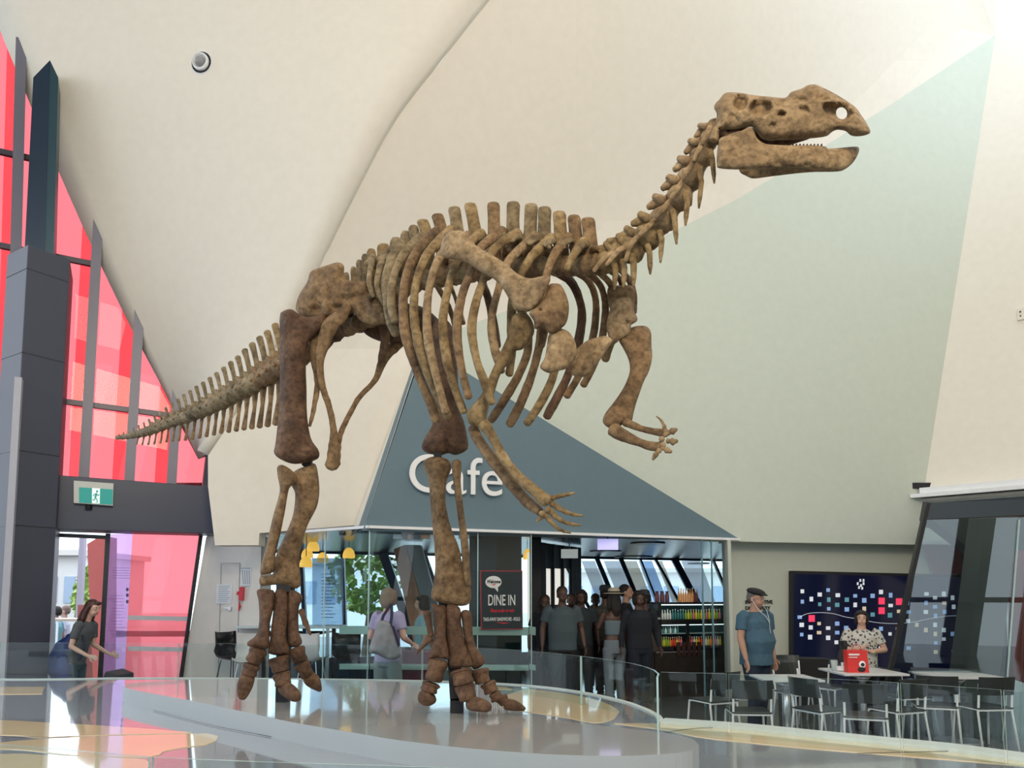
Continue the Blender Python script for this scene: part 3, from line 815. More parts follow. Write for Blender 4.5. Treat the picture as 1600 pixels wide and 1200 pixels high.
sac = [(488, 545), (506, 530), (524, 519), (543, 511), (562, 505), (580, 498), (598, 488)]
for a, b in zip(sac, sac[1:]): vertebra('sacral_vertebra', a[0], a[1], b[0], b[1], 15, B_DARK if a[0] < 540 else B_MID, Yo=.08)
spines = [((542, 446), (541, 426), 9), ((553, 442), (552, 417), 9), ((562, 438), (561, 406), 9), ((571, 434), (570, 397), 10), ((581, 428), (580, 389), 13), ((598, 414), (599, 381), 18), ((615, 404), (619, 371), 17), ((632, 392), (634, 361), 15), ((648, 380), (646, 352), 15), ((667, 370), (661, 343), 18), ((690, 364), (684, 334), 18), ((715, 366), (710, 323), 18), ((743, 368), (735, 317), 18), ((772, 366), (771, 316), 18), ((801, 368), (802, 315), 19), ((828, 372), (830, 318), 19), ((850, 374), (851, 323), 19), ((876, 376), (874, 330), 19), ((900, 378), (897, 336), 19), ((922, 380), (919, 340), 20)]
cent = catmull([(596, 486), (606, 468), (625, 452), (650, 440), (690, 432), (740, 424), (800, 418), (860, 416), (905, 416), (938, 414)], 1.0)
ca = [0.0]
for a, b in zip(cent, cent[1:]): ca.append(ca[-1] + math.hypot(b[0] - a[0], b[1] - a[1]))
def cent_at(s):
    for i in range(len(ca) - 1):
        if ca[i + 1] >= s:
            f = (s - ca[i]) / (ca[i + 1] - ca[i]); return tuple(p + (q - p) * f for p, q in zip(cent[i], cent[i + 1]))
    return cent[-1]
nd = 16; dors = []
for i in range(nd):
    a = cent_at(ca[-1] * i / nd); b = cent_at(ca[-1] * (i + 1) / nd)
    dors.append(vertebra('dorsal_vertebra', a[0], a[1], b[0], b[1], 17.0, B_MID if i % 2 else B_GREY, arch=True))
for i, (b, t, w) in enumerate(spines):
    w *= 1.14
    Y = ay(b[0]); vi = dors[max(0, min(nd - 1, int((i - 4) * nd / 16)))]
    top = [(b[0] - w * .46, b[1] + 12), (b[0] - w * .48, b[1]), ((b[0] + t[0]) / 2 - w * .46, (b[1] + t[1]) / 2), (t[0] - w * .47, t[1] + 5), (t[0] - w * .30, t[1]), (t[0] + w * .1, t[1] - 1), (t[0] + w * .38, t[1] + 1), (t[0] + w * .49, t[1] + 6), ((b[0] + t[0]) / 2 + w * .47, (b[1] + t[1]) / 2), (b[0] + w * .52, b[1]), (b[0] + w * .5, b[1] + 12)]
    inflate('neural_spine', top, Y, .022, random.choice([B_GREY, B_MID, B_GOLD, B_GREY]), vi if i > 3 else dino, R=4, step=5, nz=.3)
    # lamina joining spine and vertebra body
    c = min(cent, key=lambda q: abs(q[0] - b[0]))
    bone('neural_arch', [(b[0], b[1] + 6, Y, w * .5), (b[0] + 2, (b[1] + c[1]) / 2, Y, w * .56), (c[0], c[1] - 6, Y, w * .62)], B_MID, vi, depth=.8, n=8, step=None)
# ---- transverse processes + ribs (near side)
near_ribs = [
 ([(583, 400), (578, 425), (577, 445), (584, 462)], 4.2), ([(604, 393), (592, 425), (590, 452), (603, 478)], 4.5), ([(616, 392), (603, 425), (600, 455), (608, 484)], 4.6),
 ([(634, 377), (612, 405), (604, 445), (608, 495), (618, 521)], 6.8), ([(660, 369), (632, 396), (615, 432), (611, 470), (616, 500)], 6.6),
 ([(684, 361), (652, 392), (634, 435), (630, 480), (634, 525), (652, 580), (672, 628), (681, 656)], 7.3),
 ([(706, 359), (670, 395), (651, 440), (647, 495), (659, 555), (681, 610), (700, 651)], 7.0),
 ([(732, 368), (692, 395), (673, 440), (667, 490), (670, 535), (682, 590), (696, 642)], 6.6),
 ([(752, 364), (720, 395), (703, 440), (692, 500), (697, 555), (710, 605), (724, 642)], 6.8),
 ([(785, 360), (751, 388), (736, 425), (721, 465), (714, 515), (720, 570), (732, 620)], 6.6),
 ([(809, 364), (772, 390), (758, 430), (743, 475), (737, 515), (744, 560), (758, 600), (768, 628)], 6.6),
 ([(837, 368), (795, 408), (778, 455), (768, 500), (773, 545), (784, 580)], 6.3),
 ([(862, 371), (832, 400), (815, 428), (802, 462), (799, 510), (800, 550), (796, 584)], 6.6),
 ([(890, 370), (870, 392), (857, 420), (849, 460), (851, 505), (846, 540)], 6.6),
 ([(913, 376), (898, 396), (886, 420)], 6.2)]
def rdepth(path, off0, off1):
    n = len(path) - 1; out = []
    x0 = path[0][0]; base = ay(x0)
    for i, (x, y) in enumerate(path):
        t = i / n; o = off0 + (off1 - off0) * math.sin(min(1, t * 1.5) * math.pi / 2); out.append((x, y, base + o))
    return out
for i, (path, r) in enumerate(near_ribs):
    q = rdepth(path, -.06, -.30 if i < 5 else (-.46 if i < 11 else -.20))
    n = len(q)
    full = [(a, b, c, 1.12 * r * (1.15 if j == 0 else .95 + .1 * math.sin(j * 2.1)) * (.9 if j == n - 1 else 1)) for j, (a, b, c) in enumerate(q)]
    bone('rib', full, [B_GOLD, B_MID, B_GOLD, B_TAN][i % 4] if i > 4 else B_GREY, depth=.75, n=12)
    x, y = path[0]
    bone('transverse_process', [(x + 10, y + 14, ay(x) - .0, 8), (x + 2, y + 4, ay(x) - .07, 7), (x - 10, y + 12, ay(x) - .12, 5)], B_GREY, depth=.6, n=8)
far_ribs = [
 ([(676, 436), (692, 462), (706, 492), (714, 530), (716, 560)], 4.0), ([(704, 446), (716, 478), (724, 505)], 3.5), ([(748, 428), (762, 464), (770, 500), (776, 540)], 6.2),
 ([(785, 436), (806, 470), (822, 505), (825, 545), (812, 582), (792, 618), (768, 656)], 6.2), ([(806, 430), (832, 465), (846, 510), (836, 568), (817, 622), (797, 662)], 6.4),
 ([(830, 425), (856, 465), (872, 520), (867, 578), (849, 622), (824, 661)], 6.0), ([(868, 425), (892, 440), (906, 470), (909, 500), (901, 545), (886, 590), (870, 622), (855, 650)], 6.4),
 ([(900, 425), (920, 440), (931, 471), (928, 520), (916, 560), (902, 592), (886, 618)], 5.2), ([(918, 425), (938, 446), (946, 478), (942, 523), (933, 558), (922, 582), (912, 601)], 5.2),
 ([(936, 425), (956, 448), (962, 482), (960, 522), (952, 544), (946, 561)], 5.4), ([(948, 420), (968, 436), (977, 465), (978, 500)], 5.0), ([(960, 414), (982, 436), (990, 462), (990, 488)], 5.0)]
for i, (path, r) in enumerate(far_ribs):
    q = rdepth(path, .04, .42); n = len(q)
    bone('rib', [(a, b, c, 1.12 * r * (1.0 + .08 * math.sin(j * 2.3 + i))) for j, (a, b, c) in enumerate(q)], [B_MID, B_GOLD, B_DARK, B_MID][i % 4], depth=.75, n=12)

# ---- neck
neck = [(938, 414), (946, 411), (964, 403), (986, 394), (1010, 373), (1035, 346), (1060, 312), (1079, 281), (1096, 248), (1108, 220), (1118, 196)]
for i in range(len(neck) - 1):
    a, b = neck[i], neck[i + 1]; r = [13, 18, 20, 21, 21.5, 21, 20.5, 20, 18, 15][i]
    dx, dy = b[0] - a[0], b[1] - a[1]; L = math.hypot(dx, dy); ux, uy = dx / L, dy / L; nx, ny = uy, -ux
    pth = []
    for t, q in ((.04, .85), (.2, .9), (.45, .72), (.75, .95), (.93, 1.12), (.99, 1.05)):
        xx = a[0] + dx * t; pth.append((xx - nx * 1, a[1] + dy * t - ny * 1, ay(xx), r * q))
    # stored from the head side so that the wide rim faces the body
    pth = [(a[0] + b[0] - p[0], a[1] + b[1] - p[1], p[2], p[3]) for p in pth]
    mb = bone('x', pth, None, step=None, build=False, jit=.22)
    cx, cy = (a[0] + b[0]) / 2, (a[1] + b[1]) / 2; Y = ay(cx)
    mb = bone('x', [(cx + nx * r * .4 + ux * 4, cy + ny * r * .4 + uy * 4, Y, r * .6), (cx + nx * r * 1.25 - ux * 6, cy + ny * r * 1.25 - uy * 6, Y, r * .42), (cx + nx * r * 1.45 - ux * 15, cy + ny * r * 1.45 - uy * 15, Y, r * .26)], None, step=None, build=False, mb=mb, n=9)
    mb = bone('x', [(cx + nx * r * .9 + ux * 6, cy + ny * r * .9 + uy * 6, Y - .05, r * .36), (cx + nx * r * 1.55 + ux * 3, cy + ny * r * 1.55 + uy * 3, Y - .03, r * .26)], None, step=None, build=False, mb=mb, n=8)
    v = mb.build('cervical_vertebra', B_TAN if i > 4 else B_GOLD, dino, smooth=True)
    if i > 0:      # overlapping process bar on the near side
        k = 1.5 if i > 3 else 2.2
        bone('cervical_process', [(cx + ux * 12 + nx * r * .45, cy + uy * 12 + ny * r * .45, Y - .11, 4.2), (cx - ux * 4 + nx * r * .5, cy - uy * 4 + ny * r * .5, Y - .13, 4.8), (cx - ux * 14 * k + nx * r * (.55 if i > 3 else -.2), cy - uy * 14 * k + ny * r * (.55 if i > 3 else -.2), Y - .12, 3.6)], B_TAN, v, depth=.6, n=9)
for (x0, y0, x1, y1, w) in [(1113, 240, 1116, 286, 4.6), (1096, 275, 1092, 325, 4.4), (1074, 308, 1071, 352, 4.8), (1054, 334, 1057, 381, 5.0), (1034, 366, 1032, 410, 4.6), (1015, 388, 1016, 428, 4.8), (990, 403, 990, 447, 5.6), (976, 412, 974, 448, 5.2), (962, 414, 960, 452, 5.0)]:
    bone('cervical_rib', [(x0 - 3, y0 - 4, ay(x0) - .09, w * 1.1), (x0, y0 + 8, ay(x0) - .10, w), (x0 + (x1 - x0) * .7, y0 + (y1 - y0) * .7, ay(x0) - .10, w * .85), (x1, y1, ay(x0) - .10, w * .35)], B_GOLD, depth=.7, n=8, step=None)
# ---- skull
sk = [(1117, 163), (1124, 155), (1134, 145), (1155, 145), (1181, 149), (1203, 151), (1227, 152.5), (1236, 144), (1253, 138), (1262, 133), (1275, 132), (1286, 137), (1302, 145), (1319, 155), (1337, 168), (1345, 179), (1354, 192), (1360, 205), (1356, 210), (1343, 213), (1330, 212), (1321, 205), (1308, 203), (1299, 207), (1293, 212), (1280, 215), (1247, 218), (1216, 219), (1203, 220), (1190, 216), (1183, 207), (1177, 200), (1168, 198), (1148, 204), (1127, 206), (1122, 222), (1111, 222), (1107, 214), (1116, 196), (1120, 179), (1116, 170)]
skull = inflate('skull', sk, lambda x, y: 3.92 - (x - 1110) * .0005, .105, B_TAN, R=24, step=3.2, nz=.07,
    dents=[(1188, 168, 18, 11.5, -.05, .93), (1157, 161, 10.5, 12, .5, .90), (1221, 178, 6.5, 4.5, 0, .5), (1303, 174, 19, 11, .5, .75), (1256, 172, 9, 6, .2, .25), (1249, 155, 12, 4, 0, .22), (1207, 195, 5, 4, 0, .2), (1123, 183, 3, 3, 0, .4), (1125, 201, 3, 3, 0, .4), (1284, 152, 8, 4, .3, .2), (1147, 188, 12, 7, 1, .12), (1218, 161, 5, 7, .6, .25)],
    holes=[(1315, 177, 8.5, 9.5, -.4)])
random.seed(5)
for i in range(22):
    x = 1214 + i * 3.1
    for oy, Yo in ((0, -.095), ):
        bone('tooth', [(x, 207 + (i > 18) * -1, 3.835, 1.5), (x - .3, 215.5 - i * .10, 3.865, 1.3)], B_DARK if i % 3 == 0 else B_TAN, skull, n=6, step=None, depth=1)
bone('palate_ridge', [(1205, 222, 3.98, 5), (1222, 224, 3.97, 7), (1240, 219, 3.96, 6), (1262, 214, 3.96, 4)], B_DARK, skull, depth=.8)
inflate('pterygoid', [(1122, 198), (1150, 194), (1185, 203), (1205, 215), (1222, 226), (1200, 232), (1160, 230), (1122, 228)], 3.98, .03, B_DARK, skull, R=8, step=5)
bone('quadrate', [(1128, 205, 3.9, 8), (1135, 212, 3.9, 6), (1150, 206, 3.9, 6)], B_DARK, skull)
jw = [(1125, 216), (1137, 211), (1150, 206), (1159, 204), (1170, 199), (1177, 203), (1183, 216), (1194, 224), (1207, 226), (1238, 227), (1269, 227), (1291, 229), (1293, 232), (1312, 231), (1334, 229), (1342, 231), (1341, 240), (1332, 255), (1317, 266), (1301, 267), (1247, 262), (1203, 263), (1155, 265), (1124, 263), (1120, 257), (1120, 240), (1122, 227)]
jaw = inflate('lower_jaw', jw, lambda x, y: 3.80 + max(0, (x - 1270)) * .0012, .05, B_TAN, R=14, step=3.6, nz=.25, dents=[(1218, 256, 9, 4, 0, .4), (1262, 256, 6, 3, 0, .4), (1190, 245, 8, 8, 0, .2)])
fj = [(1156, 262), (1175, 258), (1240, 256), (1300, 258), (1334, 240), (1338, 245), (1322, 262), (1310, 268), (1269, 269), (1236, 272), (1203, 276), (1177, 279), (1166, 275), (1157, 270)]
inflate('far_jaw_branch', fj, lambda x, y: 4.06 - max(0, (x - 1240)) * .002, .035, B_TAN, jaw, R=10, step=4, nz=.2)
for i in range(12): bone('tooth', [(1222 + i * 5.6, 229, 3.86, 1.8), (1222 + i * 5.6, 226, 3.87, 1.5)], B_DARK, jaw, n=6, step=None)

# ---- pelvis
il = [(462, 482), (467, 462), (480, 440), (485, 425), (497, 419), (512, 414), (527, 410), (537, 415), (539, 435), (555, 439), (572, 440), (575, 455), (580, 462), (595, 474), (607, 487), (610, 500), (590, 508), (565, 502), (550, 486), (536, 492), (520, 497), (500, 498), (482, 496), (470, 492)]
inflate('ilium', il, lambda x, y: 5.18 - (x - 460) * .0015, .07, B_MID, R=22, step=4.5, nz=.35, dents=[(495, 484, 8, 7, 0, .6), (530, 482, 9, 8, .6, .5), (560, 464, 14, 6, 0, .45), (540, 468, 8, 6, 0, .4)])
il2 = [(x + 96, y + 34) for x, y in [(470, 482), (480, 455), (500, 440), (540, 440), (572, 450), (600, 480), (590, 500), (540, 500), (500, 500)]]
inflate('ilium', il2, 5.30, .05, B_DARK, R=16, step=6, nz=.3)
bone('ischium', [(543, 476, 5.0, 7), (535, 492, 5.0, 10), (517, 508, 5.02, 12), (506, 535, 5.04, 11), (500, 565, 5.06, 7), (503, 600, 5.1, 5.5), (513, 632, 5.12, 5), (521, 668, 5.14, 5.5), (521, 695, 5.15, 8), (519, 727, 5.15, 11)], B_MID, depth=.7, jit=.2)
bone('ischium', [(634, 524, 5.35, 11), (618, 540, 5.34, 10), (600, 560, 5.33, 8), (586, 594, 5.3, 4.6), (562, 620, 5.27, 4.4), (545, 650, 5.22, 4.2), (531, 680, 5.2, 5), (526, 705, 5.18, 7), (524, 724, 5.17, 8)], B_MID, depth=.7, jit=.2)
bone('pubis', [(496, 528, 5.1, 12), (492, 560, 5.12, 7), (496, 600, 5.14, 5), (490, 640, 5.15, 4), (484, 665, 5.15, 2.5)], B_MID, depth=.6, jit=.2)
bone('pubis', [(596, 500, 5.2, 9), (602, 525, 5.22, 8), (598, 548, 5.23, 6), (594, 564, 5.23, 4)], B_DARK, depth=.6, jit=.25)
bone('pubis', [(560, 480, 5.05, 9), (580, 492, 5.0, 10), (602, 500, 4.98, 8), (618, 505, 4.97, 5)], B_DARK, depth=.7, jit=.25)
bone('pubis', [(632, 532, 5.2, 5), (645, 550, 5.2, 4), (656, 566, 5.2, 2)], B_MID, depth=.7)

# ---- hind legs
def leg_part(name, ol, Y0, Y1, T, m, R, parent=None, **kw):
    y0 = min(p[1] for p in ol); y1 = max(p[1] for p in ol)
    return inflate(name, ol, (lambda x, y: Y0 + (Y1 - Y0) * (y - y0) / (y1 - y0)), T, m, parent, R=R, **kw)
fem = [(437, 497), (441, 487), (454, 483), (467, 490), (482, 495), (505, 490), (510, 500), (505, 514), (487, 530), (480, 540), (478, 575), (479, 607), (480, 650), (486, 685), (497, 702), (499, 713), (490, 720), (460, 725), (437, 717), (428, 707), (430, 695), (435, 650), (437, 600), (437, 550)]
leg_part('femur', fem, 5.05, 5.20, .085, B_DARK, 20, nz=.2, step=6, dents=[(466, 695, 10, 12, 0, .12)])
tib = [(452, 746), (462, 735), (478, 728), (491, 724), (496, 735), (499, 765), (495, 792), (481, 820), (472, 850), (468, 880), (470, 905), (468, 917), (455, 920), (432, 914), (408, 915), (407, 900), (425, 897), (428, 880), (434, 860), (446, 835), (458, 803), (461, 772), (455, 758)]
leg_part('tibia', tib, 5.25, 5.32, .07, B_MID, 16, nz=.25, step=5)
fib = [(433, 730), (440, 726), (452, 732), (464, 744), (462, 756), (452, 763), (445, 800), (438, 835), (431, 865), (430, 888), (425, 895), (408, 897), (408, 885), (416, 852), (427, 805), (437, 768), (434, 745)]
leg_part('fibula', fib, 5.17, 5.24, .04, B_MID, 9, nz=.2, step=5)
femL = [(676, 510), (690, 497), (705, 508), (713, 540), (715, 580), (717, 620), (720, 645), (726, 662), (732, 695), (727, 705), (712, 711), (700, 708), (690, 711), (668, 708), (659, 700), (662, 687), (672, 670), (677, 655), (676, 600), (678, 560)]
leg_part('femur', femL, 5.06, 5.06, .085, B_DARK, 20, nz=.22, step=6, dents=[(700, 700, 5, 14, 0, .3)])
tibL = [(661, 724), (668, 716), (680, 713), (692, 715), (702, 720), (705, 732), (697, 757), (697, 790), (705, 825), (717, 855), (724, 887), (734, 910), (736, 935), (732, 944), (720, 947), (700, 944), (677, 938), (674, 927), (677, 912), (680, 885), (679, 860), (676, 825), (672, 780), (669, 748)]
leg_part('tibia', tibL, 5.03, 5.02, .07, B_MID, 16, nz=.25, step=5)
fibL = [(706, 722), (713, 718), (720, 720), (721, 732), (720, 755), (725, 800), (732, 850), (735, 898), (736, 915), (726, 912), (722, 880), (721, 860), (716, 812), (711, 775), (707, 742)]
leg_part('fibula', fibL, 4.98, 4.96, .035, B_MID, 7, nz=.2, step=5)
def foot(mets, toes, Ym, dew):
    mm = []
    for i, ol in enumerate(mets):
        mm.append(leg_part('metatarsal', ol, Ym, Ym - .0 + .03 * (i - 1), .05, B_DARK, 11, nz=.22, step=4.5))
    for ti, segs in enumerate(toes):
        toe = None
        for j, (pa, pb, w0, w1, Ya, Yb) in enumerate(segs):
            claw = j == len(segs) - 1
            if claw: path = [(pa[0], pa[1], Ya, w0 * .5), ((pa[0] * .6 + pb[0] * .4), (pa[1] * .6 + pb[1] * .4) - 1.5, Ya * .6 + Yb * .4, w0 * .5), ((pa[0] * .2 + pb[0] * .8), (pa[1] * .2 + pb[1] * .8) - 1, Ya * .2 + Yb * .8, w1 * .62), (pb[0], pb[1], Yb, w1 * .36)]
            else: path = [(pa[0], pa[1], Ya, w0 * .5), (pa[0] * .72 + pb[0] * .28, pa[1] * .72 + pb[1] * .28, Ya, w0 * .47), ((pa[0] + pb[0]) / 2, (pa[1] + pb[1]) / 2, (Ya + Yb) / 2, w0 * .40), (pa[0] * .2 + pb[0] * .8, pa[1] * .2 + pb[1] * .8, Yb, w1 * .5), (pb[0], pb[1], Yb, w1 * .5)]
            mb = MB(); pts = [P(a, b, c) for a, b, c, d in path]; rad = [d * 1.1 * MPP(c) for a, b, c, d in path]
            # flat ends, slightly rounded
            mb.tube([pts[0] + (pts[1] - pts[0]) * -.6] + pts + [pts[-1] + (pts[-1] - pts[-2]) * (.6 if not claw else .2)], [rad[0] * .8] + rad + [rad[-1] * (.5 if claw else .82)], n=14, flat=(1, .85), axis=VIEW, round_=False, jitter=.22, seed=j + ti * 5)
            o = mb.build('phalanx' if not claw else 'claw', B_DARK, toe or dino, smooth=True)
            if toe is None: toe = o; o.name = 'toe'
            md = o.modifiers.new('sub', 'SUBSURF'); md.levels = 1; md.render_levels = 1
    prev = None
    for (pa, pb, w0, w1) in dew:
        o = bone('dewclaw', [(pa[0], pa[1], Ym - .03, w0), ((pa[0] + pb[0]) / 2, (pa[1] + pb[1]) / 2, Ym - .03, (w0 + w1) * .42), (pb[0], pb[1], Ym - .03, w1)], B_DARK, prev or dino, n=9); prev = prev or o
foot([[(402, 922), (422, 921), (429, 925), (429, 944), (422, 974), (421, 1000), (417, 1014), (391, 1011), (386, 1004), (400, 992), (405, 970), (404, 940)],
      [(431, 922), (448, 923), (450, 962), (447, 992), (452, 1020), (436, 1024), (419, 1020), (421, 1004), (425, 970), (428, 945)],
      [(452, 923), (467, 926), (473, 935), (467, 950), (467, 985), (472, 1002), (468, 1009), (452, 1010), (450, 985), (449, 955)]],
     [[((404, 1016), (395, 1034), 27, 23, 5.25, 5.22), ((393, 1039), (388, 1054), 26, 23, 5.22, 5.22), ((386, 1059), (378, 1092), 23, 14, 5.22, 5.22)],
      [((434, 1029), (438, 1048), 31, 27, 5.28, 5.24), ((439, 1053), (443, 1070), 28, 24, 5.24, 5.2), ((444, 1075), (467, 1092), 22, 15, 5.2, 5.12)],
      [((463, 1014), (469, 1033), 26, 22, 5.35, 5.42), ((472, 1038), (481, 1056), 24, 20, 5.42, 5.5), ((484, 1060), (500, 1079), 22, 9, 5.5, 5.58)]], 5.3,
     [((471, 955), (477, 972), 5, 4.6), ((478, 974), (485, 991), 4.6, 2)])
foot([[(674, 943), (688, 946), (697, 950), (697, 992), (701, 1015), (700, 1030), (682, 1028), (668, 1029), (674, 1015), (678, 992), (677, 960)],
      [(698, 947), (718, 949), (721, 974), (726, 1000), (737, 1028), (739, 1041), (722, 1043), (704, 1043), (701, 1026), (698, 992)],
      [(721, 955), (736, 957), (739, 992), (746, 1014), (757, 1028), (756, 1038), (741, 1046), (732, 1030), (726, 1002), (722, 975)]],
     [[((684, 1034), (678, 1062), 31, 26, 4.97, 4.93), ((674, 1068), (670, 1080), 28, 25, 4.93, 4.92), ((672, 1085), (659, 1099), 26, 18, 4.92, 4.93)],
      [((720, 1048), (724, 1068), 34, 31, 4.93, 4.88), ((726, 1072), (731, 1093), 32, 26, 4.88, 4.83), ((736, 1099), (766, 1106), 21, 15, 4.82, 4.76)],
      [((750, 1048), (754, 1066), 26, 24, 4.98, 4.97), ((762, 1068), (768, 1081), 24, 21, 4.97, 4.96), ((773, 1083), (778, 1093), 20, 19, 4.96, 4.95), ((783, 1090), (789, 1099), 19, 17, 4.95, 4.94), ((793, 1101), (820, 1108), 18, 8, 4.94, 4.92)]], 5.0,
     [((667, 958), (673, 992), 6, 5), ((671, 998), (651, 1020), 5.5, 2)])
# ---- shoulder and forelimbs
sca = [(697, 362), (712, 360), (725, 362), (734, 373), (747, 386), (770, 399), (789, 411), (809, 428), (828, 435), (849, 431), (860, 435), (856, 448), (849, 463), (838, 478), (826, 487), (816, 486), (804, 484), (796, 469), (785, 450), (770, 435), (747, 422), (731, 411), (712, 406), (695, 403), (688, 394), (690, 378)]
inflate('scapula', sca, lambda x, y: 4.20 - (x - 690) * .0014, .045, B_TAN, R=14, step=5, nz=.2, dents=[(815, 455, 12, 10, 0, .15)])
cor = [(858, 445), (867, 443), (876, 445), (884, 459), (889, 480), (884, 506), (866, 519), (858, 521), (849, 512), (836, 514), (834, 502), (827, 489), (840, 478), (851, 463)]
inflate('coracoid', cor, 3.99, .045, B_MID, R=14, step=4, nz=.15, dents=[(843, 485, 2.6, 2.6, 0, .7)])
inflate('sternal_plate', [(857, 524), (864, 517), (872, 513), (888, 518), (899, 535), (900, 555), (886, 575), (870, 580), (857, 583), (844, 575), (847, 566), (851, 559), (855, 537)], 4.02, .035, B_TAN, R=12, step=4.5, nz=.25)
inflate('sternal_plate', [(901, 546), (916, 533), (930, 528), (947, 525), (957, 533), (947, 548), (934, 568), (925, 580), (912, 589), (894, 586), (890, 572), (899, 559)], 4.12, .035, B_TAN, R=12, step=4.5, nz=.25)
inflate('scapula', [(950, 450), (970, 446), (990, 449), (991, 476), (988, 492), (962, 492), (952, 480)], 4.42, .03, B_MID, R=8, step=5, nz=.2)
inflate('coracoid', [(953, 483), (960, 470), (970, 465), (986, 468), (990, 484), (996, 497), (994, 503), (986, 508), (986, 515), (982, 524), (970, 530), (960, 537), (951, 527), (948, 507)], 4.38, .045, B_TAN, R=12, step=4, nz=.25, dents=[(979, 504, 2.5, 2.5, 0, .6)])
hum = [(801, 494), (812, 488), (823, 490), (832, 502), (835, 518), (829, 531), (816, 546), (805, 549), (799, 563), (783, 583), (773, 612), (763, 640), (759, 660), (752, 668), (735, 664), (729, 652), (731, 642), (743, 628), (754, 612), (767, 582), (778, 558), (791, 530), (797, 510)]
inflate('humerus', hum, lambda x, y: 4.08 + (y - 490) * .0006, .05, B_GOLD, R=13, step=5, nz=.2, dents=[(822, 515, 6, 9, 0, .2)])
bone('radius', [(757, 664, 4.10, 10), (768, 680, 4.08, 8), (785, 712, 4.04, 7), (808, 742, 4.0, 7.5), (832, 764, 3.97, 9), (852, 781, 3.95, 11)], B_GOLD, depth=.8, jit=.15)
bone('ulna', [(739, 670, 4.22, 8), (752, 694, 4.2, 9), (777, 728, 4.14, 9.5), (806, 764, 4.08, 9.5), (826, 786, 4.04, 9), (843, 799, 4.0, 7)], B_MID, depth=.8, jit=.15)
random.seed(21)
def hand(carp, fingers, Y, m, pname='carpal'):
    c0 = None
    for (x, y, r) in carp:
        mb = MB(); mb.ball(P(x, y, Y), r * MPP(Y), 10, 7); o = mb.build('wrist_bone', m, c0 or dino, smooth=True); c0 = c0 or o
    for pts, r0, r1, nph in fingers:
        pp = catmull([(a, b, 0.0) for a, b in pts], 1.0); L = len(pp) - 1; f = None
        for k in range(nph):
            i0 = int(L * k / nph); i1 = int(L * (k + 1) / nph); t = k / max(1, nph - 1); r = r0 + (r1 - r0) * t
            g = max(0, i1 - i0 - 1)
            a = pp[i0]; b = pp[i0 + g]; Yk = Y - .012 * k
            path = [(a[0], a[1], Yk, r), ((a[0] + b[0]) / 2, (a[1] + b[1]) / 2, Yk, r * .72), (b[0], b[1], Yk, r * (.9 if k < nph - 1 else .5))]
            mb = MB(); mb.tube([P(q[0], q[1], q[2]) for q in path], [q[3] * MPP(q[2]) for q in path], n=8, axis=VIEW, flat=(1, .8), jitter=.15, seed=k)
            o = mb.build('finger_bone', m, f or dino, smooth=True)
            if f is None: f = o; o.name = 'finger'
hand([(853, 785, 5.5), (857, 797, 6), (847, 803, 5.5), (858, 779, 4)], [([(864, 778), (875, 775), (886, 773), (898, 770)], 4.6, 3.2, 4), ([(863, 787), (878, 797), (892, 803), (911, 806)], 5.5, 3.0, 4), ([(860, 799), (873, 811), (888, 818), (908, 821)], 5.5, 2.6, 5), ([(853, 806), (863, 818), (875, 828), (892, 833)], 4.8, 2.4, 5), ([(847, 808), (838, 815)], 3.4, 3.0, 2)], 3.96, B_GOLD)
hum2 = [(986, 512), (998, 509), (1010, 510), (1017, 519), (1018, 540), (1019, 559), (1014, 580), (1007, 594), (1001, 610), (995, 627), (990, 645), (986, 660), (972, 664), (962, 668), (952, 669), (942, 660), (945, 647), (957, 631), (968, 616), (977, 600), (984, 580), (982, 562), (974, 545), (967, 531), (976, 520)]
inflate('humerus', hum2, lambda x, y: 4.42 - (y - 510) * .0005, .055, B_MID, R=13, step=5, nz=.2, dents=[(992, 560, 6, 8, 0, .2)])
bone('radius', [(978, 660, 4.30, 7), (1000, 669, 4.27, 5.5), (1020, 674, 4.24, 5.5), (1036, 676, 4.21, 7)], B_MID, depth=.8, jit=.15)
bone('ulna', [(960, 672, 4.27, 12), (975, 681, 4.25, 10), (998, 691, 4.22, 7), (1016, 697, 4.19, 7.5), (1030, 698, 4.17, 8)], B_MID, depth=.8, jit=.15)
hand([(1034, 686, 5), (1036, 695, 5), (1040, 679, 4.5)], [([(1041, 674), (1036, 662), (1031, 654), (1025, 650)], 4.0, 2.0, 3), ([(1044, 676), (1050, 674), (1057, 671)], 5.0, 6.0, 2), ([(1044, 689), (1050, 690), (1058, 689)], 4.6, 6.0, 2), ([(1036, 700), (1043, 704), (1049, 706)], 4.4, 5.5, 2), ([(1030, 704), (1024, 711), (1020, 718)], 4.4, 4.6, 2)], 4.15, B_TAN)
# ---- steel supports
def post(pts, r, name='support_post'):
    mb = MB()
    for a, b in zip(pts, pts[1:]): mb.bar(a, b, r * 2, r * 2, up=(0, 1, 0) if abs((b - a).normalized().z) > .9 else (0, 0, 1))
    mb.build(name, MATTEBLACK, dino)
fa = PZ(442, 1096, ZP); fb = PZ(714, 1113, ZP)
post([fa, Vector((fa.x, fa.y, fa.z + .08)), P(444, 1000, 5.50), P(450, 905, 5.40)], .042)
post([fb, Vector((fb.x, fb.y, fb.z + .08)), P(708, 1000, 5.16), P(700, 930, 5.10)], .042)
post([P(480, 728, 5.25), P(480, 712, 5.25)], .03, 'support_joint'); post([P(684, 718, 5.04), P(684, 702, 5.04)], .025, 'support_joint'); post([P(446, 925, 5.33), P(446, 908, 5.33)], .05, 'support_joint')
